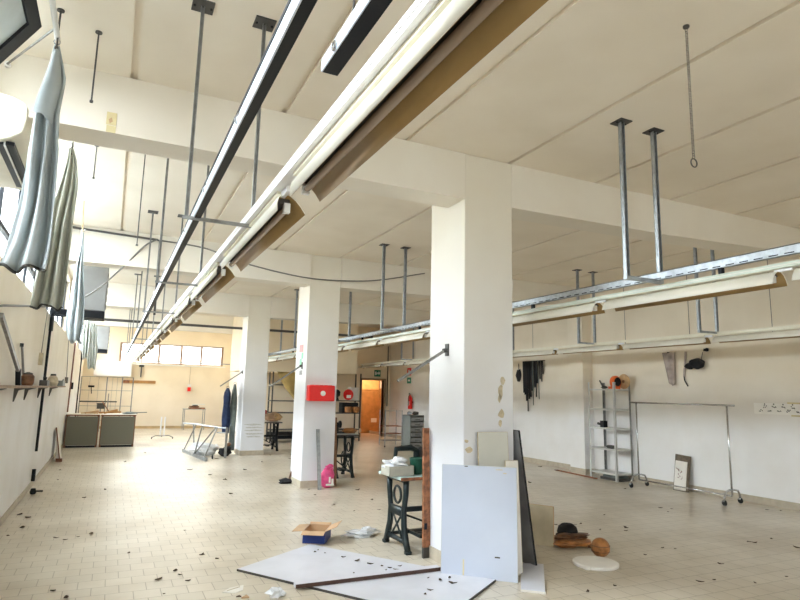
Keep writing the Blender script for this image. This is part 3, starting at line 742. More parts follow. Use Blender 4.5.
# white stand with castors
t = thing('castor_stand', 'short white two-post stand on a castor base left of the far table', 'stand', (1.6, 20.5, 0))
for x in (-.06, .05): MB().tube([(x, 0, .06), (x, 0, .68)], .022, 8).build('post', M_white, t)
for s in (-1, 1):
    MB().tube([(0, 0, .09), (s*.2, -.03, .10), (s*.30, -.05, .05)], .018, 6).build('foot', M_galvd, t)
    MB().lathe([(.03, -.012), (.03, .012)], (s*.31, -.05, .03), 10, 'x').build('castor', M_rubber, t)
MB().tube([(0, 0, .09), (0, .25, .05)], .018, 6).build('foot', M_galvd, t)

# ------------------------------------------------------------------ overturned frame and clothes by far pillar
t = thing('folding_frame', 'overturned tubular steel frame lying beside the farthest pillar', 'metal frame', (1.85, 14.0, 0))
def P(x, y, z): return (x-1.85, y-14.0, z)
MB().bar(P(1.80, 16.3, .035), P(2.05, 14.05, .035), .06, .07).build('base_bar', M_galv, t)
mb = MB()
top = [P(1.70, 15.75, .74), P(1.93, 15.15, .75), P(2.08, 14.6, .74), P(2.5, 14.3, .70)]
mb.tube(top, .018, 6); mb.build('top_rail', M_galv, t)
for a, b in ((P(1.81, 16.2, .07), P(1.93, 15.15, .75)), (P(1.93, 15.1, .07), P(2.02, 14.8, .74)), (P(1.93, 15.1, .07), P(2.28, 14.45, .72)), (P(2.03, 14.2, .07), P(2.30, 14.4, .72)), (P(1.93, 15.2, .07), P(1.88, 15.3, .74))):
    MB().tube([a, b], .017, 6).build('strut', M_galvd, t)
MB().bar(P(2.5, 14.3, .03), P(2.5, 14.3, .72), .05, .04).build('end_post', M_galvd, t)
MB().tube([P(2.30, 14.4, .60), P(2.5, 14.3, .60)], .014, 6).build('strut', M_galv, t)
MB().lathe([(.05, -.012), (.05, .012)], P(2.25, 14.5, .05), 12, 'x').build('castor', M_rubber, t)
small('plastic_sack', 'white plastic sack lying inside the overturned frame', 'sack', (2.15, 15.2, 0), [('bag', MB().blob((.0, 0, .16), (.30, .22, .17), 21, .18, 3), M_film), ('knot', MB().blob((.28, .05, .2), (.08, .06, .06), 2), M_film)])
small('rag_heap', 'dark rag heap at the foot of the farthest pillar', 'rag', (2.62, 15.1, 0), [('bag', MB().blob((.0, 0, .10), (.14, .2, .11), 22, .25, 3), M_blackf), ('corner', MB().blob((.1, .05, .26), (.06, .08, .05), 2), M_brownl)])
def clothes(name, label, x, y, z0, z1, w, m, seed):
    t = thing(name, label, 'garment', (x, y, z1), group='garments on the far pillar')
    r = random.Random(seed); rings = []
    mb = MB(); prev = []
    for i in range(11):
        f = i/10; z = (z0-z1)*f; ww = w*(.30+.70*min(1, f*7))*(1+.10*math.sin(i+seed)); dd = .08+.03*math.sin(i*.7)
        prev.append((ww, dd, z))
    pts = []
    for ww, dd, z in prev:
        pts.append([mb.bm.verts.new((ww*math.cos(a)*(1+.12*math.sin(5*a+z*3)), dd*math.sin(a)*(1+.25*math.sin(4*a+seed)), z)) for a in [2*PI*k/20 for k in range(20)]])
    for i in range(10):
        for k in range(20): mb.bm.faces.new((pts[i][k], pts[i][(k+1)%20], pts[i+1][(k+1)%20], pts[i+1][k]))
    mb.bm.faces.new(pts[0]); mb.bm.faces.new(pts[-1])
    mb.build('cloth', m, t, smooth=True)
    MB().torus((0, 0, .02), .03, .005, 10, 5, Matrix.Rotation(PI/2, 3, 'X')).build('hanger_hook', M_dark, t)
clothes('hanging_coat', 'navy coat hanging left on the rod of the farthest pillar', 2.645, 15.35, .52, 1.62, .088, M_navy, 1)
clothes('hanging_coat', 'longer grey coat hanging right on the rod of the farthest pillar', 2.82, 15.40, .10, 1.72, .07, M_greyc, 4)

# diagonal rods on pillars
for k, (y, lab) in enumerate(((5.10, 'steel rod slanting out of the near pillar left face'), (10.10, 'steel rod slanting out of the red box pillar behind its left face'), (15.30, 'steel rod slanting out of the farthest pillar carrying coats'))):
    t = thing('slanting_rod', lab, 'rod', (PX0, y, 2.03), group='rods on the pillars')
    MB().tube([(-.02, 0, 0), (-.54, .0, -.32 if k == 0 else -.37)], .015, 8).build('rod', M_galvd, t)
    mb = MB(); mb.box((-.012, -.03, -.06), (0, .03, .06)); mb.build('mount', M_dark, t)
    MB().tube([(-.0, 0, -.0), (-.05, 0, -.01)], .022, 8).build('socket', M_dark, t)

# ------------------------------------------------------------------ red box pillar
t = thing('hose_cabinet', 'bright red fire hose cabinet on the middle pillar', 'fire cabinet', (3.0, 9.87, 1.43))
MB().box((0, -.17, 0), (.46, 0, .265)).build('case', M_red, t, bevel=.02)
MB().lathe([(.045, -.178), (.045, -.17)], (.245, 0, .13), 10, 'y').build('emblem', M_paper, t)
mb = MB()
for k in range(5): mb.box((.06+.08*k, -.12, .262), (.10+.08*k, -.03, .27))
mb.build('top_ribs', M_red, t)
small('pillar_sticker', 'faded pink and green stickers on the middle pillar left face', 'stickers', (PX0, 10.2, 2.15), [('pink_sticker', MB().box((-.003, -.12, .12), (0, .12, .25)), mat('pink_sticker', (.85, .35, .33), .6)), ('green_sticker', MB().box((-.003, -.13, .0), (0, -.02, .11)), mat('green_sticker', (.25, .65, .38), .6)), ('green_sticker', MB().box((-.003, -.05, -.10), (0, .08, .0)), MATS['green_sticker']), ('grey_sticker', MB().box((-.003, -.1, -.28), (0, .06, -.2)), M_galvd)])
t = thing('metal_bar', 'flat grey metal bar leaning against the middle pillar', 'bar', (3.23, 9.62, 0))
MB().hexa([(-.03, 0, 0), (.03, 0, 0), (.03, .02, 0), (-.03, .02, 0), (-.03, .22, .96), (.03, .22, .96), (.03, .24, .96), (-.03, .24, .96)]).build('bar', M_galv, t)
MB().bar((-.031, 0.0, .0), (-.031, .22, .96), .004, .02).build('lip', M_galvd, t)
t = thing('shopping_bag', 'pink plastic bag on the floor against the middle pillar', 'bag', (3.40, 9.77, 0))
mb = MB(); mb.blob((0, 0, .17), (.125, .08, .17), 31, .12, 3); mb.build('bag', M_pink, t, smooth=True)
mb = MB(); mb.blob((.03, -.02, .33), (.08, .05, .05), 32, .3, 2); mb.build('handles', M_pink, t)
mb = MB(); mb.box((.0, -.101, .10), (.03, -.093, .19)); mb.box((.045, -.101, .08), (.08, -.093, .16)); mb.box((-.05, -.101, .05), (.09, -.093, .08)); mb.build('print', M_paper, t)
small('leaning_plank', 'dark board standing against the right side of the middle pillar', 'board', (3.56, 9.95, 0), [('board', MB().hexa([(.02, 0, 0), (.08, 0, 0), (.08, .45, 0), (.02, .45, 0), (.0, 0, 1.15), (.03, 0, 1.15), (.03, .45, 1.15), (.0, .45, 1.15)]), mat('dark_board', (.10, .07, .06), .6)), ('front_edge', MB().bar((.05, -.004, 0), (.015, -.004, 1.15), .05, .006), M_edge)])
small('rag', 'dark brown rag lying left of the middle pillar', 'rag', (2.88, 10.45, 0), [('cloth', MB().blob((0, 0, .04), (.13, .1, .045), 41, .3, 2), M_blackf), ('peak', MB().hexa([(.04, -.03, 0), (.12, -.03, 0), (.12, .05, 0), (.04, .05, 0), (.09, 0, .2), (.11, 0, .2), (.11, .02, .2), (.09, .02, .2)]), M_brownl)])

# ------------------------------------------------------------------ sewing tables
def machine_table(loc, rz, label, w=.9, d=.5, h=.78, topm=None, edge=None, legm=None, OV=-.05):
    """treadle style stand: two cast side frames, treadle, wheel, top"""
    t = thing('sewing_table', label, 'sewing table', loc, rz, 'sewing machine tables')
    legm = legm or M_cast
    for x in (.05, w-.05):
        mb = MB()
        # cast side frame in y-z plane: splayed foot, waisted uprights, cross braces
        r = .018
        for s in (-1, 1):
            mb.tube([(x, d/2+s*.27, .02), (x, d/2+s*.22, .10), (x, d/2+s*.17, .24), (x, d/2+s*.16, .40), (x, d/2+s*.20, .58), (x, d/2+s*.20, h-.04)], [.032, .036, .033, .030, .030, .034], 8)
            mb.box((x-.03, d/2+s*.27-.03, 0), (x+.03, d/2+s*.27+.03, .03))
        mb.bar((x, d/2-.20, .10), (x, d/2+.20, .10), .03, .04); mb.bar((x, d/2-.17, .38), (x, d/2+.17, .38), .03, .09); mb.bar((x, d/2-.22, h-.05), (x, d/2+.22, h-.05), .04, .04)
        mb.tube([(x, d/2-.13, .12), (x, d/2+.10, .34)], .012, 6); mb.tube([(x, d/2+.13, .12), (x, d/2-.10, .34)], .012, 6)
        mb.torus((x, d/2, .54), .085, .014, 16, 6, Matrix.Rotation(PI/2, 3, 'Y'))
        mb.build('side_frame', legm, t, smooth=True)
    mb = MB(); mb.bar((.05, d/2+.1, .13), (w-.05, d/2+.1, .13), .03, .03); mb.bar((.05, d/2, .38), (w-.05, d/2, .38), .03, .05)
    mb.tube([(.05, d/2+.05, .36), (w-.05, d/2+.05, .12)], .012, 6)
    mb.build('cross_brace', legm, t)
    mb = MB()
    for k in range(5): mb.box((.25, d/2-.15+.07*k, .12), (w-.25, d/2-.12+.07*k, .14))
    mb.box((.24, d/2-.17, .115), (.27, d/2+.18, .145)); mb.box((w-.27, d/2-.17, .115), (w-.24, d/2+.18, .145))
    mb.build('treadle', legm, t)
    mb = MB(); R = Matrix.Rotation(PI/2, 3, 'Y'); mb.torus((w-.12, d/2+.05, .32), .14, .012, 24, 6, R)
    for k in range(5):
        a = 2*PI*k/5; mb.tube([(w-.12, d/2+.05, .32), (w-.12, d/2+.05+.14*math.cos(a), .32+.14*math.sin(a))], .007, 5)
    mb.build('flywheel', legm, t)
    MB().box((OV, -.04, h-.03), (w+.05, d+.04, h)).build('table_top', topm or M_turq, t, bevel=.004)
    MB().box((OV-.001, -.045, h-.034), (w+.05, -.04, h-.004)).build('front_edge', edge or M_wood, t)
    return t
machine_table((2.78, 5.62, 0), 0, 'cast iron treadle table with a pale turquoise top beside the near pillar', .75, .48, .75)
t = thing('carton', 'grey open carton full of crumpled film on the turquoise table', 'box', (2.64, 5.66, .75), 0)
mb = MB(); w, d, h = .28, .22, .10
mb.box((0, 0, 0), (w, d, .006)); mb.box((0, 0, 0), (w, .006, h)); mb.box((0, d-.006, 0), (w, d, h)); mb.box((0, 0, 0), (.006, d, h)); mb.box((w-.006, 0, 0), (w, d, h))
mb.build('carton_body', mat('grey_card', (.46, .44, .37), .8), t)
MB().blob((.13, .11, .11), (.12, .09, .06), 51, .35, 3).build('crumpled_film', M_film, t)
small('green_tub', 'dark green tub behind the grey carton beside the wooden plank', 'tub', (3.03, 5.80, .75), [('tub', MB().lathe([(.06, 0), (.08, .02), (.085, .15), (.08, .16)]), M_green), ('rim', MB().torus((0, 0, .158), .08, .008), M_green)])
small('sewing_machine', 'black machine head behind the green tub', 'sewing machine', (2.98, 6.02, .75), [('bed', MB().box((-.14, -.07, 0), (.2, .07, .04)), M_cast), ('arm', MB().tube([(.15, 0, .04), (.15, 0, .22), (.08, 0, .25), (-.1, 0, .24), (-.12, 0, .1)], [.04, .035, .035, .03, .02], 8), M_cast), ('hand_wheel', MB().lathe([(.06, .2), (.06, .22)], (0, 0, .2), 12, 'x'), M_black)])
small('wood_plank', 'worn red wooden plank upright beside the near pillar', 'plank', (2.91, 5.40, 0), [('plank', MB().hexa([(-.005, 0, 0), (.075, 0, 0), (.075, .03, 0), (-.005, .03, 0), (-.012, .02, 1.25), (.052, .02, 1.25), (.052, .05, 1.25), (-.012, .05, 1.25)]), M_wood), ('hole_mark', MB().box((.0, -.004, .27), (.03, 0.002, .33)), M_black), ('grey_end', MB().hexa([(-.006, -.002, 0), (.076, -.002, 0), (.076, .032, 0), (-.006, .032, 0), (-.007, -.002, .1), (.075, -.002, .1), (.075, .034, .1), (-.007, .034, .1)]), M_dark)])
machine_table((3.88, 10.78, 0), 0, 'dark sewing machine stand with grey top right of the middle pillar', .42, .5, .80, M_lam2, M_dark)
small('sewing_machine', 'black sewing machine on the grey topped stand by the middle pillar', 'sewing machine', (3.95, 11.05, .80), [('bed', MB().box((-.14, -.08, 0), (.28, .08, .03)), M_cast), ('arm', MB().tube([(.05, 0, .03), (.05, 0, .18), (-.02, 0, .23), (-.12, 0, .22), (-.13, 0, .06)], [.045, .04, .035, .035, .02], 8), M_cast), ('hand_wheel', MB().lathe([(.07, .1), (.07, .13)], (0, 0, .17), 12, 'x'), M_black)])
small('brown_bundle', 'brown bundle on the grey topped sewing stand', 'bundle', (4.35, 11.0, .80), [('bundle', MB().blob((-.1, 0, .05), (.15, .09, .055), 61, .15, 3), M_tan), ('tie', MB().lathe([(.045, -.01), (.045, .01)], (.12, 0, .05), 10, 'x'), M_card)])
machine_table((3.62, 15.95, 0), 0, 'dark machine table just right of the farthest pillar', .55, .5, .76, M_paper, M_dark, M_black)
small('bundle', 'brown and orange bundles heaped on the machine table by the farthest pillar', 'bundle', (3.95, 16.1, .76), [('bundle', MB().blob((0, 0, .12), (.22, .15, .12), 62, .25, 3), mat('beige_bundle', (.55, .38, .26), .8)), ('orange_piece', MB().blob((.18, -.05, .12), (.12, .1, .09), 63, .2, 2), M_woodl), ('red_piece', MB().blob((-.2, -.02, .24), (.08, .06, .07), 64, .3, 2), mat('red_rag', (.4, .03, .03), .8))])

# ------------------------------------------------------------------ panels around the near pillar
def board(name, label, base, topv, dirv, length, th, m, em=None, h=None, cat='panel', group='loose panels around the near pillar'):
    """base: bottom left corner, dirv: horizontal direction along width, topv: vector from bottom to top edge"""
    t = thing(name, label, cat, base, group=group)
    d = Vector(dirv).normalized()*length; u = Vector(topv); n = d.cross(u).normalized()*th
    A = [Vector((0,0,0)), d, d+n, n]; mb = MB(); mb.hexa([*A, *[p+u for p in A]]); o = mb.build('sheet', m, t, bevel=.001)
    if em:
        e = .0035; dd = d.normalized()*e; uu = u.normalized()*e
        mb = MB(); q = [d, d+dd, d+dd+n, d+n]; mb.hexa([*q, *[p+u for p in q]])
        q = [-dd, Vector((0,0,0)), n, n-dd]; mb.hexa([*q, *[p+u for p in q]])
        q = [u, u+d, u+d+n, u+n]; mb.hexa([*q, *[p+uu for p in q]])
        mb.build('edging', em, t)
    return t
board('laminate_board', 'large pale blue white panel standing in front of the near pillar', (2.810, 4.880, 0), (.03, .045, .955), (.497, -.430, 0), .672, .016, M_lam, M_lam2)
pf = [o for o in COL.objects if o.name == 'laminate_board'][0]
# chips and a tape strip on the front panel
d = Vector((.497, -.430, 0)).normalized(); nn = Vector((d.y, -d.x, 0)); up = Vector((.03, .045, .955)).normalized()
for (a, z, w, hh, m) in ((.20, .02, .012, .13, M_yellowp), (.50, .185, .045, .012, M_dark), (.52, .93, .06, .008, M_peel), (.57, .90, .03, .01, M_peel), (.22, .945, .03, .008, M_dark)):
    p = d*a+up*z+nn*.0175
    mb = MB(); mb.bar(p, p+up*hh, w, .002, up=nn); mb.build('chip_mark', m, pf)
board('laminate_board', 'grey white panel leaning on the front of the near pillar', (3.115, 4.70, 0), (.0, .07, 1.25), (1, 0, 0), .33, .016, mat('warm_grey_laminate', (.60, .60, .55), .35, 0, .05, 2), M_peel)
board('laminate_board', 'narrow pale panel edge leaning right of the grey white panel', (3.36, 4.62, 0), (.03, .10, .99), (1, -.1, 0), .13, .016, M_paper, M_beige)
board('dark_board', 'tall dark edged panel leaning against the right side of the near pillar', (3.752, 4.74, 0), (-.19, .0, 1.262), (0, 1, 0), .78, .018, mat('bluish_dark_panel', (.34, .34, .35), .3, 0, .2, 3), M_black)
board('beige_board', 'small beige board standing on the floor right of the leaning panels', (4.10, 5.86, 0), (.02, .02, .41), (.34, -.57, 0), .66, .02, M_beige, M_card)
small('white_tile_board', 'small white board lying on the floor in front of the dark panel', 'board', (3.26, 4.20, 0), [('board', MB().hexa([(-.06, .04, .0), (.085, -.09, 0), (.60, .56, 0), (.41, .66, 0), (-.06, .04, .02), (.085, -.09, .02), (.60, .56, .02), (.41, .66, .02)]), M_lamfloor), ('torn_edge', MB().hexa([(-.06, .035, .0), (.085, -.095, 0), (.085, -.09, 0), (-.06, .04, 0), (-.06, .03, .016), (.085, -.10, .016), (.085, -.09, .016), (-.06, .04, .016)]), M_paper)])

# floor panel and plank
t = thing('floor_board', 'big white laminate panel lying flat on the tiles before the pillar', 'panel', (1.156, 5.645, 0))
A = [(0, 0), (.861, .603), (1.99, -1.115), (1.13, -1.72)]
MB().prism(A, 'z', .002, .018).build('sheet', M_lamfloor, t)
mb = MB()
mb.prism([(a*1.0-.001*0, b) for a, b in [(-.004, -.004), (1.129, -1.727), (1.134, -1.720), (0, 0)]], 'z', 0, .018)
mb.prism([(1.13, -1.72), (1.137, -1.726), (1.998, -1.116), (1.99, -1.115)], 'z', 0, .018)
mb.build('brown_edge', M_dark, t)
t = thing('floor_plank', 'thin white topped plank with a dark brown edge across the floor panel', 'plank', (1.49, 4.93, .019))
MB().box((0, 0, 0), (1.34, .075, .032)).build('plank', M_lamfloor, t)
MB().box((-.004, -.006, 0), (1.34, 0, .030)).build('brown_edge', mat('dark_brown_edge', (.07, .035, .025), .6), t)
t['label'] = 'thin white topped plank with a dark brown edge across the floor panel'

# cardboard box
t = thing('cardboard_box', 'open cardboard box with blue printed sides on the floor', 'box', (2.16, 6.46, 0), math.radians(-30))
w, d, h = .24, .34, .13; T = .005
mb = MB()
mb.box((-w/2, -d/2, 0), (w/2, d/2, T)); mb.box((-w/2, -d/2+.002, T), (w/2, -d/2+.007, h)); mb.box((-w/2, d/2-.007, T), (w/2, d/2-.002, h))
mb.box((-w/2+.002, -d/2+.007, T), (-w/2+.007, d/2-.007, h)); mb.box((w/2-.007, -d/2+.007, T), (w/2-.002, d/2-.007, h))
mb.build('box_body', M_card, t)
mb = MB(); mb.box((-w/2, -d/2, 0), (w/2, -d/2+.002, h)); mb.box((-w/2, d/2-.002, 0), (w/2, d/2, h)); mb.box((-w/2, -d/2+.002, 0), (-w/2+.002, d/2-.002, h)); mb.box((w/2-.002, -d/2+.002, 0), (w/2, d/2-.002, h))
mb.build('blue_print', M_blue, t)
def flap(p, q, out, nm='flap'):
    p = Vector(p); q = Vector(q); o_ = Vector(out); n = Vector((0, 0, -.004))
    MB().hexa([p+n, q+n, q+o_+n, p+o_+n, p, q, q+o_, p+o_]).build(nm, M_card, t)
flap((-w/2, -d/2, h), (w/2, -d/2, h), (0, -.09, -.02)); flap((w/2, -d/2, h), (w/2, d/2, h), (.12, .02, .05)); flap((-w/2, -d/2, h), (-w/2, d/2, h), (-.12, .0, -.01)); flap((-w/2, d/2, h), (w/2, d/2, h), (0, .02, .02))

# things on the floor near the pillar
small('plastic_film', 'crumpled clear plastic film on the floor left of the treadle table', 'film', (2.68, 6.45, 0), [('film', MB().blob((0, 0, .035), (.17, .09, .04), 71, .4, 3), M_film), ('corner', MB().blob((.1, .06, .05), (.06, .04, .04), 72, .4, 2), M_film)])
small('paper_scrap', 'torn white paper scrap at the lower left of the floor panel', 'paper', (1.03, 5.12, 0), [('sheet', MB().prism([(-.09, -.02), (.0, -.07), (.07, -.02), (.10, .10), (-.02, .07)], 'z', .001, .006), M_paper), ('crease', MB().bar((-.05, 0, .006), (.06, .06, .008), .006, .004), M_beige)])
small('paper_scrap', 'crumpled white film at the bottom edge under the plank', 'paper', (1.30, 4.86, 0), [('sheet', MB().blob((0, 0, .03), (.06, .05, .045), 73, .35, 2), M_film), ('corner', MB().blob((.05, .0, .02), (.03, .03, .02), 74, .35, 2), M_film)])
small('paper_scrap', 'tiny cardboard scrap next to the torn white paper', 'cardboard', (1.08, 4.93, 0), [('sheet', MB().prism([(-.03, -.02), (.03, -.03), (.02, .03)], 'z', .001, .012), M_card), ('dark_piece', MB().prism([(-.06, .03), (-.02, .02), (-.03, .05)], 'z', .001, .008), M_leaf)])
t = thing('leather_ball', 'round brown and tan leather ball on the floor right of the pillar', 'ball', (4.62, 4.80, 0))
prof = [(.0001, 0)]
for k in range(1, 12): a = PI*k/12; prof.append((.093*math.sin(a), .094*(1-math.cos(a))))
prof.append((.0001, .188))
MB().lathe(prof, n=24).build('ball', M_tan, t, smooth=True)
for hh, nm in ((.115, 'seam'), (.06, 'seam')):
    rr = math.sqrt(max(0, .094**2-(hh-.094)**2)); MB().torus((0, 0, hh), rr, .0035, 28, 6).build(nm, M_brownl, t, smooth=True)
t = thing('white_disc', 'flat round white disc lying on the floor before the ball', 'disc', (4.36, 4.60, 0))
MB().lathe([(.205, 0), (.215, .008), (.215, .028), (.205, .034), (.0001, .036)], n=36).build('disc', M_paper, t, smooth=False)
mb = MB(); mb.blob((-.18, -.1, .015), (.05, .03, .014), 75, .3, 2); mb.build('torn_edge', M_paper, t)
t = thing('leather_heap', 'heap of brown leather pieces on the floor beside the ball', 'leather', (4.67, 5.28, 0))
MB().blob((0, 0, .035), (.24, .16, .035), 81, .2, 3).build('flat_piece', M_tan, t)
MB().blob((.05, .05, .08), (.22, .1, .03), 82, .25, 3).build('upper_piece', M_brownl, t)
MB().blob((.16, -.18, .02), (.10, .03, .02), 83, .25, 2).build('strap', M_brownl, t)
small('hat', 'black round cap resting behind the brown leather heap', 'cap', (4.78, 5.47, 0), [('crown', MB().lathe([(.11, .06), (.115, .10), (.10, .15), (.06, .18), (.001, .19)], n=20), M_blackf), ('rim', MB().lathe([(.13, .0), (.13, .06), (.11, .065)], n=20), M_blackf)])

# ------------------------------------------------------------------ right wall: shelf unit, rack, picture...
t = thing('shelf_unit', 'grey white metal shelf unit of five shelves against the right wall', 'shelf unit', (8.86, 8.72, 0))
W_, D_ = .43, .71; M_sh = mat('grey_white_angle_iron', (.62, .62, .60), .45, .1, .06)
for x in (0, W_):
    for y in (0, D_):
        mb = MB(); sx = 1 if x == 0 else -1; sy = 1 if y == 0 else -1
        mb.box((x, y, 0), (x+sx*.04, y+sy*.005, 1.9)); mb.box((x, y, 0), (x+sx*.005, y+sy*.04, 1.9)); mb.build('post', M_sh if x == 0 else M_galvd, t)
for z in (.14, .60, 1.0, 1.37, 1.76):
    mb = MB(); mb.box((.006, .006, z), (W_-.006, D_-.006, z+.006)); mb.box((.006, .006, z-.025), (.010, D_-.006, z)); mb.box((.006, .006, z-.025), (W_-.006, .010, z)); mb.build('shelf', M_sh, t)
small('orange_case', 'orange and black toolbox shell on top of the shelf unit', 'case', (9.02, 8.83, 1.768), [('shell', MB().lathe([(.10, -.05), (.13, -.02), (.13, .03), (.10, .05)], (0, .0, .13), 20, 'y'), M_orangep), ('black_inset', MB().lathe([(.085, -.06), (.085, -.045)], (0, 0, .14), 16, 'y'), M_black), ('foot', MB().box((-.08, -.04, 0), (.08, .12, .05)), M_orangep)])
small('brown_disc', 'round tan disc behind the orange case on the shelf unit', 'disc', (9.15, 8.74, 1.768), [('disc', MB().lathe([(.14, -.01), (.15, .0), (.14, .02)], (0, 0, .15), 24, 'x'), M_woodl), ('hub', MB().lathe([(.03, -.02), (.03, .03)], (0, 0, .15), 12, 'x'), M_brownl)])
small('dark_tool', 'dark pliers like tool on top of the shelf unit', 'tool', (8.98, 9.12, 1.768), [('handle', MB().tube([(0, 0, .02), (0, .10, .17)], .014), M_dark), ('head', MB().blob((0, -.04, .03), (.05, .07, .03), 91), M_dark)])
small('small_appliance', 'black small appliance on the third shelf of the metal unit', 'tin', (8.95, 9.12, 1.007), [('body', MB().box((-.04, -.05, 0), (.06, .05, .13)), M_black), ('spout', MB().tube([(0, .05, .05), (0, .15, .07)], .025), M_dark)])
small('small_roll', 'small dark roll on the second shelf of the metal unit', 'roll', (8.95, 8.92, .607), [('body', MB().lathe([(.03, -.10), (.035, .0), (.03, .10)], (0, 0, .035), 12, 'y'), M_dark), ('tip', MB().lathe([(.015, .1), (.01, .14)], (0, 0, .035), 8, 'y'), M_black)])
small('box_stack', 'flat dark pack on the floor under the metal shelf unit', 'pack', (8.95, 8.75, 0), [('lower', MB().box((0, 0, 0), (.35, .5, .05)), M_dark), ('upper', MB().box((.03, .05, .05), (.3, .45, .09)), M_greyc)])
small('floor_strip', 'brown strip lying on the floor left of the metal shelf unit', 'strip', (8.8, 9.3, 0), [('strip', MB().bar((0, -.1, .012), (.1, 1.1, .012), .06, .02), M_wood), ('end', MB().bar((.1, 1.1, .012), (.11, 1.2, .012), .06, .02), M_edge)])

t = thing('garment_rack', 'chrome garment rack on castors in front of the right wall', 'garment rack', (8.83, 6.34, 0))
MB().tube([(0, -.13, 1.515), (0, 1.95, 1.515)], .015, 10).build('top_rail', M_chrome, t, smooth=True)
for y in (0, 1.82):
    MB().tube([(0, y, .14), (0, y, 1.515)], .014, 10).build('post', M_chrome, t, smooth=True)
    MB().tube([(-.23, y-.03, .07), (-.22, y-.03, .14), (-.17, y-.02, .20), (-.06, y, .22), (.06, y, .22), (.17, y+.02, .20), (.22, y+.03, .14), (.23, y+.03, .07)], .016, 8).build('foot', M_chrome, t, smooth=True)
    for s in (-1, 1):
        c = MB().lathe([(.038, -.012), (.044, -.006), (.044, .006), (.038, .012)], (s*.23, y+s*.03, .045), 16, 'x').build('castor', M_rubber, t)
        MB().box((s*.23-.02, y+s*.03-.02, .06), (s*.23+.02, y+s*.03+.02, .085)).build('castor_fork', M_chrome, t)
MB().tube([(0, 0, .13), (0, 1.82, .13)], .013, 8).build('lower_rail', M_chrome, t, smooth=True)

t = thing('framed_picture', 'white print in a brown worn frame leaning on the right wall', 'picture', (9.19, 7.42, 0))
MB().hexa([(.0, 0, 0), (.02, 0, 0), (.02, .31, 0), (0, .31, 0), (.1, 0.0, .60), (.12, .0, .60), (.12, .31, .62), (.1, .31, .62)]).build('backing', mat('dark_frame', (.16, .12, .08), .6, 0, .2, 20), t)
MB().hexa([(-.012, .05, 0.01), (0, .05, .01), (0, .29, .01), (-.012, .29, .01), (.072, .05, .50), (.084, .05, .50), (.084, .29, .51), (.072, .29, .51)]).build('print', M_paper, t)
mb = MB()
def on_pic(y, z): return Vector((-.016+.084*(z/.50), y, z))
for (y, z, L, a) in ((.22, .36, .10, .4), (.20, .33, .07, 1.2), (.17, .30, .05, 2.2), (.14, .32, .05, .9), (.19, .22, .07, .2), (.15, .20, .06, 2.6), (.21, .27, .04, 1.5), (.12, .24, .03, 0), (.17, .24, .04, .8)):
    p = on_pic(y, z); q = on_pic(y+L*.5*math.cos(a), z+L*.6*math.sin(a)); mb.bar(p, q, .012, .006)
mb.build('lettering', M_brownink, t)
# paper strip with writing
t = thing('paper_strip', 'long paper strip with handwritten notes taped on the right wall', 'paper strip', (XR, 4.6, 1.48))
MB().box((-.004, 0, -.085), (0, 1.63, .085)).build('strip', mat('bright_paper', (.93, .91, .87), .8, 0, .02), t)
mb = MB(); mb.box((-.0045, 0, .083), (0, 1.1, .105)); mb.box((-.0045, 0, -.105), (0, 1.05, -.083)); mb.build('tape', M_yellowp, t)
mb = MB(); r = random.Random(4)
for k in range(22):
    y = 1.55-k*.072; z = .03 if k % 2 else -.03
    for q in range(4):
        yy = y-q*.016+r.uniform(-.004, .004); zz = z+r.uniform(-.012, .012); mb.bar((-.006, yy, zz), (-.006, yy-.012, zz+r.uniform(-.018, .018)), .012, .004, up=(1, 0, 0))
    if k % 2: mb.box((-.0065, y-.035, .060), (-.004, y-.018, .080))
mb.build('handwriting', M_ink, t)
# wall-hung bits under the right lamp row
def hang(name, label, cat, y, z, parts, x=XR-.03):
    t = thing(name, label, cat, (x, y, z))
    for nm, m_, m in parts: m_.build(nm, m, t)
    return t
t = thing('strap_bundle', 'bundle of black straps hanging on the right wall', 'straps', (XR-.05, 11.75, 2.42))
MB().tube([(.02, -.42, .02), (.02, .42, .02)], .012, 6).build('rail', M_dark, t)
r = random.Random(3)
for k in range(15):
    y = .38-.053*k+r.uniform(-.01, .01); L = (.75, .8, .95, 1.2, .9, .85, .7, 1.05, .62, .85, .52, .9, .42, .48, .3)[k]; w = (.06, .06, .055, .03, .05, .05, .05, .02, .05, .03, .045, .012, .04, .03, .04)[k]
    MB().bar((0, y, .02), (0, y-.02, -L), .012, w, up=(0, 1, 0)).build('strap', M_blackf if k not in (7, 11) else M_greyc, t)
def drape(name, label, y, z, w, h, m, seed=2):
    t = thing(name, label, 'cloth', (XR-.05, y, z)); rows = []
    for i in range(9):
        f = i/8; rows.append([(.02*math.sin(j*1.7+seed), (w*(1-.55*f))*(j/6-.5)+.03*f*math.sin(seed)-.08*f, -h*f*(1-.15*abs(j/6-.4))) for j in range(7)])
    MB().sheet(rows).build('cloth', m, t, smooth=True, solid=.01)
    MB().lathe([(.012, -.02), (.012, .03)], (0, 0, 0), 8, 'x').build('peg', M_dark, t)
drape('hanging_rag', 'dusty beige rag hanging on the right wall left of the black cap', 7.78, 2.45, .26, .62, M_pinkc)
hang('hanging_strap', 'pale strap with a dark tip hanging between the rag and the black cap', 'strap', 7.42, 2.45, [('strap', MB().bar((0, 0, 0), (0, .06, -.45), .01, .04, up=(0, 1, 0)), M_pinkc), ('tip', MB().tube([(0, .06, -.45), (0, .05, -.52), (0, -.01, -.62)], .012, 6), M_blackf)])
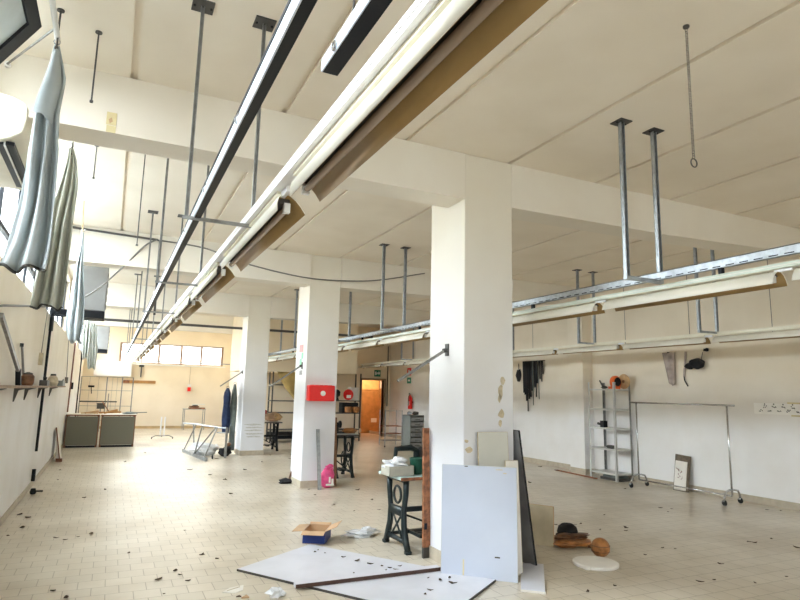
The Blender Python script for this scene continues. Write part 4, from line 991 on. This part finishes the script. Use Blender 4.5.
hang('hat', 'black peaked cap hanging on the right wall', 'cap', 7.16, 2.22, [('crown', MB().blob((-.06, 0, 0), (.08, .15, .10), 15, .1, 3), M_blackf), ('peak', MB().blob((-.07, .14, -.04), (.06, .10, .06), 16, .1, 2), M_blackf), ('loop', MB().tube([(0, -.05, .08), (0, -.08, .2)], .006, 5), M_dark)])
hang('small_hook', 'tiny black hook above the hanging cap', 'hook', 7.0, 2.46, [('hook', MB().blob((0, 0, 0), (.03, .05, .03), 17), M_blackf), ('nail', MB().tube([(0, 0, 0), (.03, 0, 0)], .006, 5), M_dark)])
hang('hanging_rag', 'small black rag hanging on the right wall just beside the near pillar edge', 'rag', 12.35, 2.1, [('cloth', MB().blob((0, 0, 0), (.03, .10, .16), 18, .2, 2), M_blackf), ('loop', MB().tube([(0, 0, .1), (0, 0, .3)], .006, 5), M_dark)])
hang('torn_paper', 'pale torn paper hanging on the right wall by the far cabinet', 'paper', 16.9, 1.95, [('sheet', MB().prism([(-.3, .45), (.1, .5), (.2, .1), (.1, -.4), (-.1, -.5), (-.2, 0)], 'x', 0, .012), M_clothw), ('tape', MB().box((-.004, -.1, .42), (0, .1, .48)), M_yellowp)])

# nails mark on first beam
small('beam_notice', 'small yellowed paper labels stuck on the nearest beam', 'label', (-.17, 4.79, 3.50), [('paper', MB().box((-.035, -.003, .06), (.035, 0, .16)), M_yellowp), ('paper', MB().box((-.03, -.003, -.0), (.035, 0, .055)), M_yellowp), ('tear', MB().prism([(-.01, .07), (.01, .09), (0, .12), (-.02, .10)], 'y', -.005, -.003), M_card)])

# ------------------------------------------------------------------ far right: door area
small('exit_sign', 'small green emergency exit sign above the far doorway', 'sign', (8.69, YD-.02, 2.17), [('plate', MB().box((0, -.01, 0), (.25, 0, .24)), M_greenS), ('arrow', MB().prism([(.17, .05), (.24, .125), (.17, .20), (.17, .15), (.11, .15), (.11, .10), (.17, .10)], 'y', -.016, -.01), M_paper), ('figure', MB().prism([(.03, .05), (.06, .05), (.07, .11), (.09, .06), (.11, .06), (.085, .15), (.06, .20), (.03, .15)], 'y', -.016, -.01), M_paper)])
t = thing('fire_extinguisher', 'red fire extinguisher hung on the wall corner near the doorway', 'fire extinguisher', (9.24, 18.3, 1.06))
MB().lathe([(.07, 0), (.075, .02), (.075, .36), (.05, .42), (.025, .45), (.02, .48)], n=18).build('cylinder', M_red, t, smooth=True)
MB().tube([(0, 0, .48), (-.05, -.03, .53), (-.08, -.05, .50)], .014, 6).build('valve', M_black, t)
MB().tube([(-.02, -.02, .5), (-.09, -.05, .42), (-.09, -.04, .12)], .012, 6).build('hose', M_black, t)
MB().box((-.077, -.05, .12), (-.06, .05, .26)).build('label_plate', M_paper, t)
MB().box((.06, -.04, .2), (.12, .04, .26)).build('wall_mount', M_dark, t)
small('red_sign', 'small red extinguisher sign on the right wall', 'sign', (XR-.012, 18.6, 2.2), [('plate', MB().box((0, -.15, 0), (.012, .15, .26)), M_red), ('symbol', MB().box((-.004, -.06, .05), (0, .06, .2)), M_paper)])
small('green_sign', 'small green sign below the red one on the right wall', 'sign', (XR-.012, 18.6, 1.93), [('plate', MB().box((0, -.15, 0), (.012, .15, .2)), M_greenS), ('symbol', MB().box((-.004, -.08, .07), (0, .06, .13)), M_paper)])
mb = MB(); mb.tube([(9.22, 20.15, 3.3), (9.22, 20.15, 1.1)], .02, 8); tag(mb.build('drop_pipe', M_dark), 'thin grey pipe running down beside the far doorway', 'pipe')
# steel drawer cabinet
t = thing('drawer_cabinet', 'grey steel cabinet of shallow drawers left of the near pillar', 'cabinet', (7.79, 15.4, 0))
mb = MB(); mb.box((0, 0, .04), (.02, .5, .97)); mb.box((.43, 0, .04), (.45, .5, .97)); mb.box((0, .48, .04), (.45, .5, .97)); mb.box((0, 0, .95), (.45, .5, .97)); mb.box((0, 0, .04), (.45, .5, .06)); mb.build('body', M_copper, t)
for k in range(6):
    dr = MB().box((.025, -.02 if k % 2 else -.005, .08+.145*k), (.425, .46, .19+.145*k)).build('drawer', M_galvd, t)
    MB().box((.15, -.035, .12+.145*k), (.30, -.02, .14+.145*k)).build('handle', M_dark, dr)
small('cabinet_clutter', 'dark odds and ends on top of the drawer cabinet', 'clutter', (7.95, 15.6, .97), [('piece', MB().blob((-.1, 0, .05), (.07, .07, .055), 95), M_galv), ('piece', MB().blob((.1, 0, .05), (.09, .08, .05), 96), M_dark)])
# trolley rack
t = thing('tray_trolley', 'tubular tray trolley with brown shelves left of the drawer cabinet', 'trolley', (7.42, 16.3, 0))
for x in (0, .55):
    for y in (0, .4): MB().tube([(x, y, .04), (x, y, 1.08)], .014, 6).build('post', M_galv, t)
for z in (.18, .38, .6): MB().box((.0, .0, z), (.55, .4, z+.02)).build('tray', M_wood if z > .3 else M_galvd, t)
MB().tube([(0, 0, 1.06), (.55, 0, 1.06)], .012, 6).build('handle', M_galv, t)
for x in (0, .55): MB().lathe([(.03, -.01), (.03, .01)], (x, 0, .03), 10, 'x').build('castor', M_rubber, t)
small('leaning_plank', 'short brown grey board standing just left of the near pillar far behind', 'board', (6.75, 12.3, 0), [('board', MB().box((0, 0, 0), (.12, .03, .9)), M_wood), ('edge', MB().box((.12, 0, 0), (.19, .03, .9)), M_dark)])
# shelving with machines near the doorway
def shelving(x0, x1, y, zs, label, h=2.2):
    t = thing('steel_shelving', label, 'shelving', (x0, y, 0), group='dark steel shelving at the far end')
    w = x1-x0
    for x in (0, w-.04):
        for yy in (0, .45): MB().box((x, yy, 0), (x+.04, yy+.03, h)).build('post', M_dark, t)
    for z in zs: MB().box((.0, 0, z), (w, .48, z+.03)).build('shelf', M_dark, t)
    MB().box((0, .47, .05), (w, .475, .3)).build('back_sheet', M_dark, t)
    return t
shelving(4.55, 6.05, 18.6, (.1, .35, .88, 1.25, 1.75), 'dark steel shelving between the two farther pillars')
shelving(6.1, 7.55, 18.6, (.1, .35, .88, 1.28), 'dark steel shelving next to the far doorway')
small('shelf_crate', 'black crate on the shelving next to the doorway', 'crate', (6.92, 18.62, .91), [('crate', MB().box((0, 0, 0), (.55, .35, .33)), M_black), ('orange_pot', MB().lathe([(.11, 0), (.12, .18)], (.15, -.13, .02), 12), M_tan), ('orange_pot', MB().lathe([(.11, 0), (.12, .18)], (.42, -.13, .02), 12), M_tan)])
small('round_fan', 'round red and white fan on the shelving next to the doorway', 'fan', (7.05, 18.7, 1.31), [('disc', MB().lathe([(.16, -.05), (.18, 0), (.10, .04)], (.05, -.1, .19), 20, 'y'), M_red), ('white_patch', MB().box((-.03, -.16, .08), (.12, -.15, .18)), M_paper)])
small('white_carton', 'white carton at the right end of the far shelving', 'carton', (7.22, 18.66, 1.31), [('carton', MB().box((0, 0, 0), (.26, .3, .42)), M_paper), ('lid', MB().box((-.01, -.01, .4), (.27, .31, .43)), M_paper)])
small('black_hood', 'black round hood left of the red fan on the shelving', 'hood', (6.75, 18.75, 1.31), [('hood', MB().blob((0, 0, .22), (.11, .1, .14), 97, .1, 3), M_blackf), ('base', MB().lathe([(.08, 0), (.05, .1)], n=10), M_blackf)])
t = thing('ochre_sheet', 'ochre cloth draped from the bulkhead over the far shelving', 'cloth', (4.65, 18.45, 2.18))
rows = []
for i in range(9):
    f = i/8; x0_ = 0+.62*f**1.3; x1_ = .95
    rows.append([(x0_+(x1_-x0_)*j/8, .03*math.sin(j*1.6+i*.5), -.92*f+.05*math.sin(j)*f) for j in range(9)])
MB().sheet(rows).build('cloth', M_yellow, t, smooth=True, solid=.008)
MB().tube([(-.02, 0, 0.0), (.97, 0, 0.0)], .012, 6).build('rail', M_dark, t)
small('low_bench', 'dark low bench under the far shelving', 'bench', (4.6, 18.3, 0), [('seat', MB().box((0, 0, .14), (1.3, .2, .22)), M_black), ('leg', MB().box((.05, .02, 0), (.1, .18, .14)), M_black), ('leg', MB().box((1.2, .02, 0), (1.25, .18, .14)), M_black)])

# cross pipes under far beams
mb = MB(); mb.bar((XL, 16.0, 3.20), (6.8, 16.0, 3.20), .05, .06)
tag(mb.build('cross_pipe', M_dark), 'dark cross rail high up behind the farthest pillar', 'rail')

# ------------------------------------------------------------------ debris
deb = {
 'beside the left wall': [(-.846, 7.77), (-.873, 8.94), (-.764, 8.71), (-.761, 8.14), (-.732, 13.3), (-.206, 9.97), (.061, 10.62), (-.67, 11.95), (-.053, 7.57), (-.381, 7.5), (-.174, 7.47), (-.29, 7.38), (-.268, 5.635), (-.166, 5.42)],
 'in the near left foreground': [(.5, 5.63), (.518, 5.245), (.682, 5.705), (.726, 5.51), (.654, 5.84), (.942, 6.29), (1.053, 6.1), (.3, 6.6), (.9, 7.4)],
 'in the middle of the hall': [(2.35, 14.47), (1.974, 11.15), (1.815, 9.66), (3.011, 8.3), (3.681, 8.5), (3.122, 7.81), (3.472, 7.76), (3.008, 9.18), (3.072, 9.7), (4.086, 11.34), (3.808, 9.4), (1.556, 12.68), (1.819, 11.86), (2.573, 12.39), (1.351, 17.7), (.902, 16.18), (.419, 14.37)],
 'behind the two farther pillars': [(4.769, 15.54), (3.715, 15.0), (3.838, 14.53), (3.955, 14.06), (4.012, 13.42), (3.199, 13.64), (4.4, 14.6), (4.6, 15.2), (4.2, 14.9), (4.5, 16.1), (5.0, 15.9), (6.908, 13.09), (4.3, 15.4), (4.8, 14.8)],
 'on the right part of the floor': [(5.427, 6.07), (5.543, 6.09), (5.194, 6.15), (6.265, 6.42), (5.525, 5.74), (5.924, 5.71), (5.121, 4.69), (5.533, 4.83), (5.634, 4.75), (5.794, 5.59), (6.756, 4.61), (6.745, 4.66), (6.723, 4.67), (7.134, 4.66), (6.991, 4.28), (5.304, 3.64), (5.768, 3.65), (8.934, 5.87), (9.065, 5.75), (5.566, 4.17), (4.858, 3.85), (5.032, 3.84), (7.475, 6.53), (7.33, 6.27), (7.585, 6.42), (3.717, 4.02), (4.051, 4.05), (8.379, 8.07), (8.9, 10.54), (8.96, 11.12), (7.156, 9.18)],
 'on the white floor panel': [(1.969, 5.931), (2.049, 5.86), (2.02, 5.992), (2.165, 5.66), (2.24, 5.49), (2.076, 5.15), (2.377, 5.125), (2.436, 5.17), (2.469, 5.09), (2.549, 5.19), (2.394, 5.25), (2.316, 5.35), (2.689, 4.69), (2.744, 4.58), (2.483, 4.49), (2.399, 4.42), (2.62, 4.78), (2.80, 4.72)],
}
leafs = []
for k in range(5):
    r = random.Random(100+k); n = 7; L = r.uniform(.02, .035)
    pts = [(L*math.cos(2*PI*i/n)*r.uniform(.5, 1.2), L*.5*math.sin(2*PI*i/n)*r.uniform(.5, 1.2)) for i in range(n)]
    mb = MB(); mb.prism(pts, 'z', 0, .004)
    for v in mb.bm.verts: v.co.z += .25*abs(v.co.x)
    me_o = mb.build('dry_leaf', M_leaf); leafs.append(me_o)
first = set()
k = 0
for place, pts in deb.items():
    for (x, y) in pts:
        r = random.Random(k); src = leafs[k % 5]
        if k < 5: o = src
        else: o = src.copy(); COL.objects.link(o)
        o.location = (x, y, .019 if 'panel' in place else .0005); o.rotation_euler = (0, 0, r.uniform(0, 6))
        s = r.uniform(.6, 1.35) * (1 if y < 8 else 1.5); o.scale = (s, s, s)
        tag(o, 'small dark dry leaf scrap lying ' + place, 'leaf', 'leaf scraps ' + place); k += 1

# ------------------------------------------------------------------ light
w = bpy.data.worlds.new('World'); S.world = w; w.use_nodes = True
bg = w.node_tree.nodes['Background']; bg.inputs['Color'].default_value = (.93, .97, 1, 1); bg.inputs['Strength'].default_value = 3.0
wn_ = w.node_tree; tcw = wn_.nodes.new('ShaderNodeTexCoord'); spw = wn_.nodes.new('ShaderNodeSeparateXYZ'); mrw = wn_.nodes.new('ShaderNodeMapRange')
wn_.links.new(tcw.outputs['Generated'], spw.inputs[0]); wn_.links.new(spw.outputs['Z'], mrw.inputs['Value'])
mrw.inputs['From Min'].default_value = -.08; mrw.inputs['From Max'].default_value = .08; mrw.inputs['To Min'].default_value = .7; mrw.inputs['To Max'].default_value = 3.2
wn_.links.new(mrw.outputs[0], bg.inputs['Strength'])
def area(name, loc, rot, sx, sy, power, col, spread=PI):
    l = bpy.data.lights.new(name, 'AREA'); l.shape = 'RECTANGLE'; l.size = sx; l.size_y = sy; l.energy = power; l.color = col; l.spread = spread
    o = bpy.data.objects.new(name, l); COL.objects.link(o); o.location = loc; o.rotation_euler = rot
    return o
for i, (y0, y1) in enumerate(bays):
    area('daylight_left', (XL-1.0, (y0+y1)/2, 4.15), (0, -PI/2+.72, 0), 1.5, y1-y0, (110, 560, 720, 760, 700, 520)[i], (.90, .95, 1), 2.5)
for a, b in W:  # fill lamps added behind the camera to light the front faces
    area('rear_fill_light', ((a+b)/2, YF-.5, 2.1), (PI/2, 0, 0), b-a, 2.4, 24, (1, .97, .93))
area('daylight_back', ((BX0+BX1)/2, YB+.5, 2.95), (-PI/2, 0, 0), BX1-BX0, .9, 210, (1, .97, .92))
l = bpy.data.lights.new('vestibule_lamp', 'POINT'); l.energy = 42; l.color = (1, .84, .62); l.shadow_soft_size = .1
o = bpy.data.objects.new('vestibule_lamp', l); COL.objects.link(o); o.location = (8.9, 21.1, 2.3)

# ------------------------------------------------------------------ camera
yaw, pitch, roll = .446947699, .155307523, .0222840254; F = 592.3
cy, sy = math.cos(yaw), math.sin(yaw)
fw = Vector((sy*math.cos(pitch), cy*math.cos(pitch), math.sin(pitch))); rt = Vector((cy, -sy, 0)); up = rt.cross(fw)
c, s = math.cos(roll), math.sin(roll)
r2 = c*rt+s*up; u2 = -s*rt+c*up
cam = bpy.data.cameras.new('Camera'); cam.sensor_width = 36; cam.lens = F/800*36; cam.clip_start = .05; cam.clip_end = 200
co = bpy.data.objects.new('Camera', cam); COL.objects.link(co)
Mx = Matrix((( r2.x, u2.x, -fw.x), (r2.y, u2.y, -fw.y), (r2.z, u2.z, -fw.z))).to_4x4()
Mx.translation = Vector((0, 0, 1.6)); co.matrix_world = Mx
S.camera = co
vs = S.view_settings; vs.view_transform = 'Standard'; vs.look = 'None'; vs.gamma = 1; vs.use_curve_mapping = False; vs.exposure = 0.55
S.cycles.max_bounces = 14; S.cycles.diffuse_bounces = 8; S.cycles.glossy_bounces = 4; S.cycles.transparent_max_bounces = 12
S.cycles.sample_clamp_indirect = 6; S.cycles.use_denoising = True
try: S.cycles.denoiser = 'OPENIMAGEDENOISE'
except Exception: pass
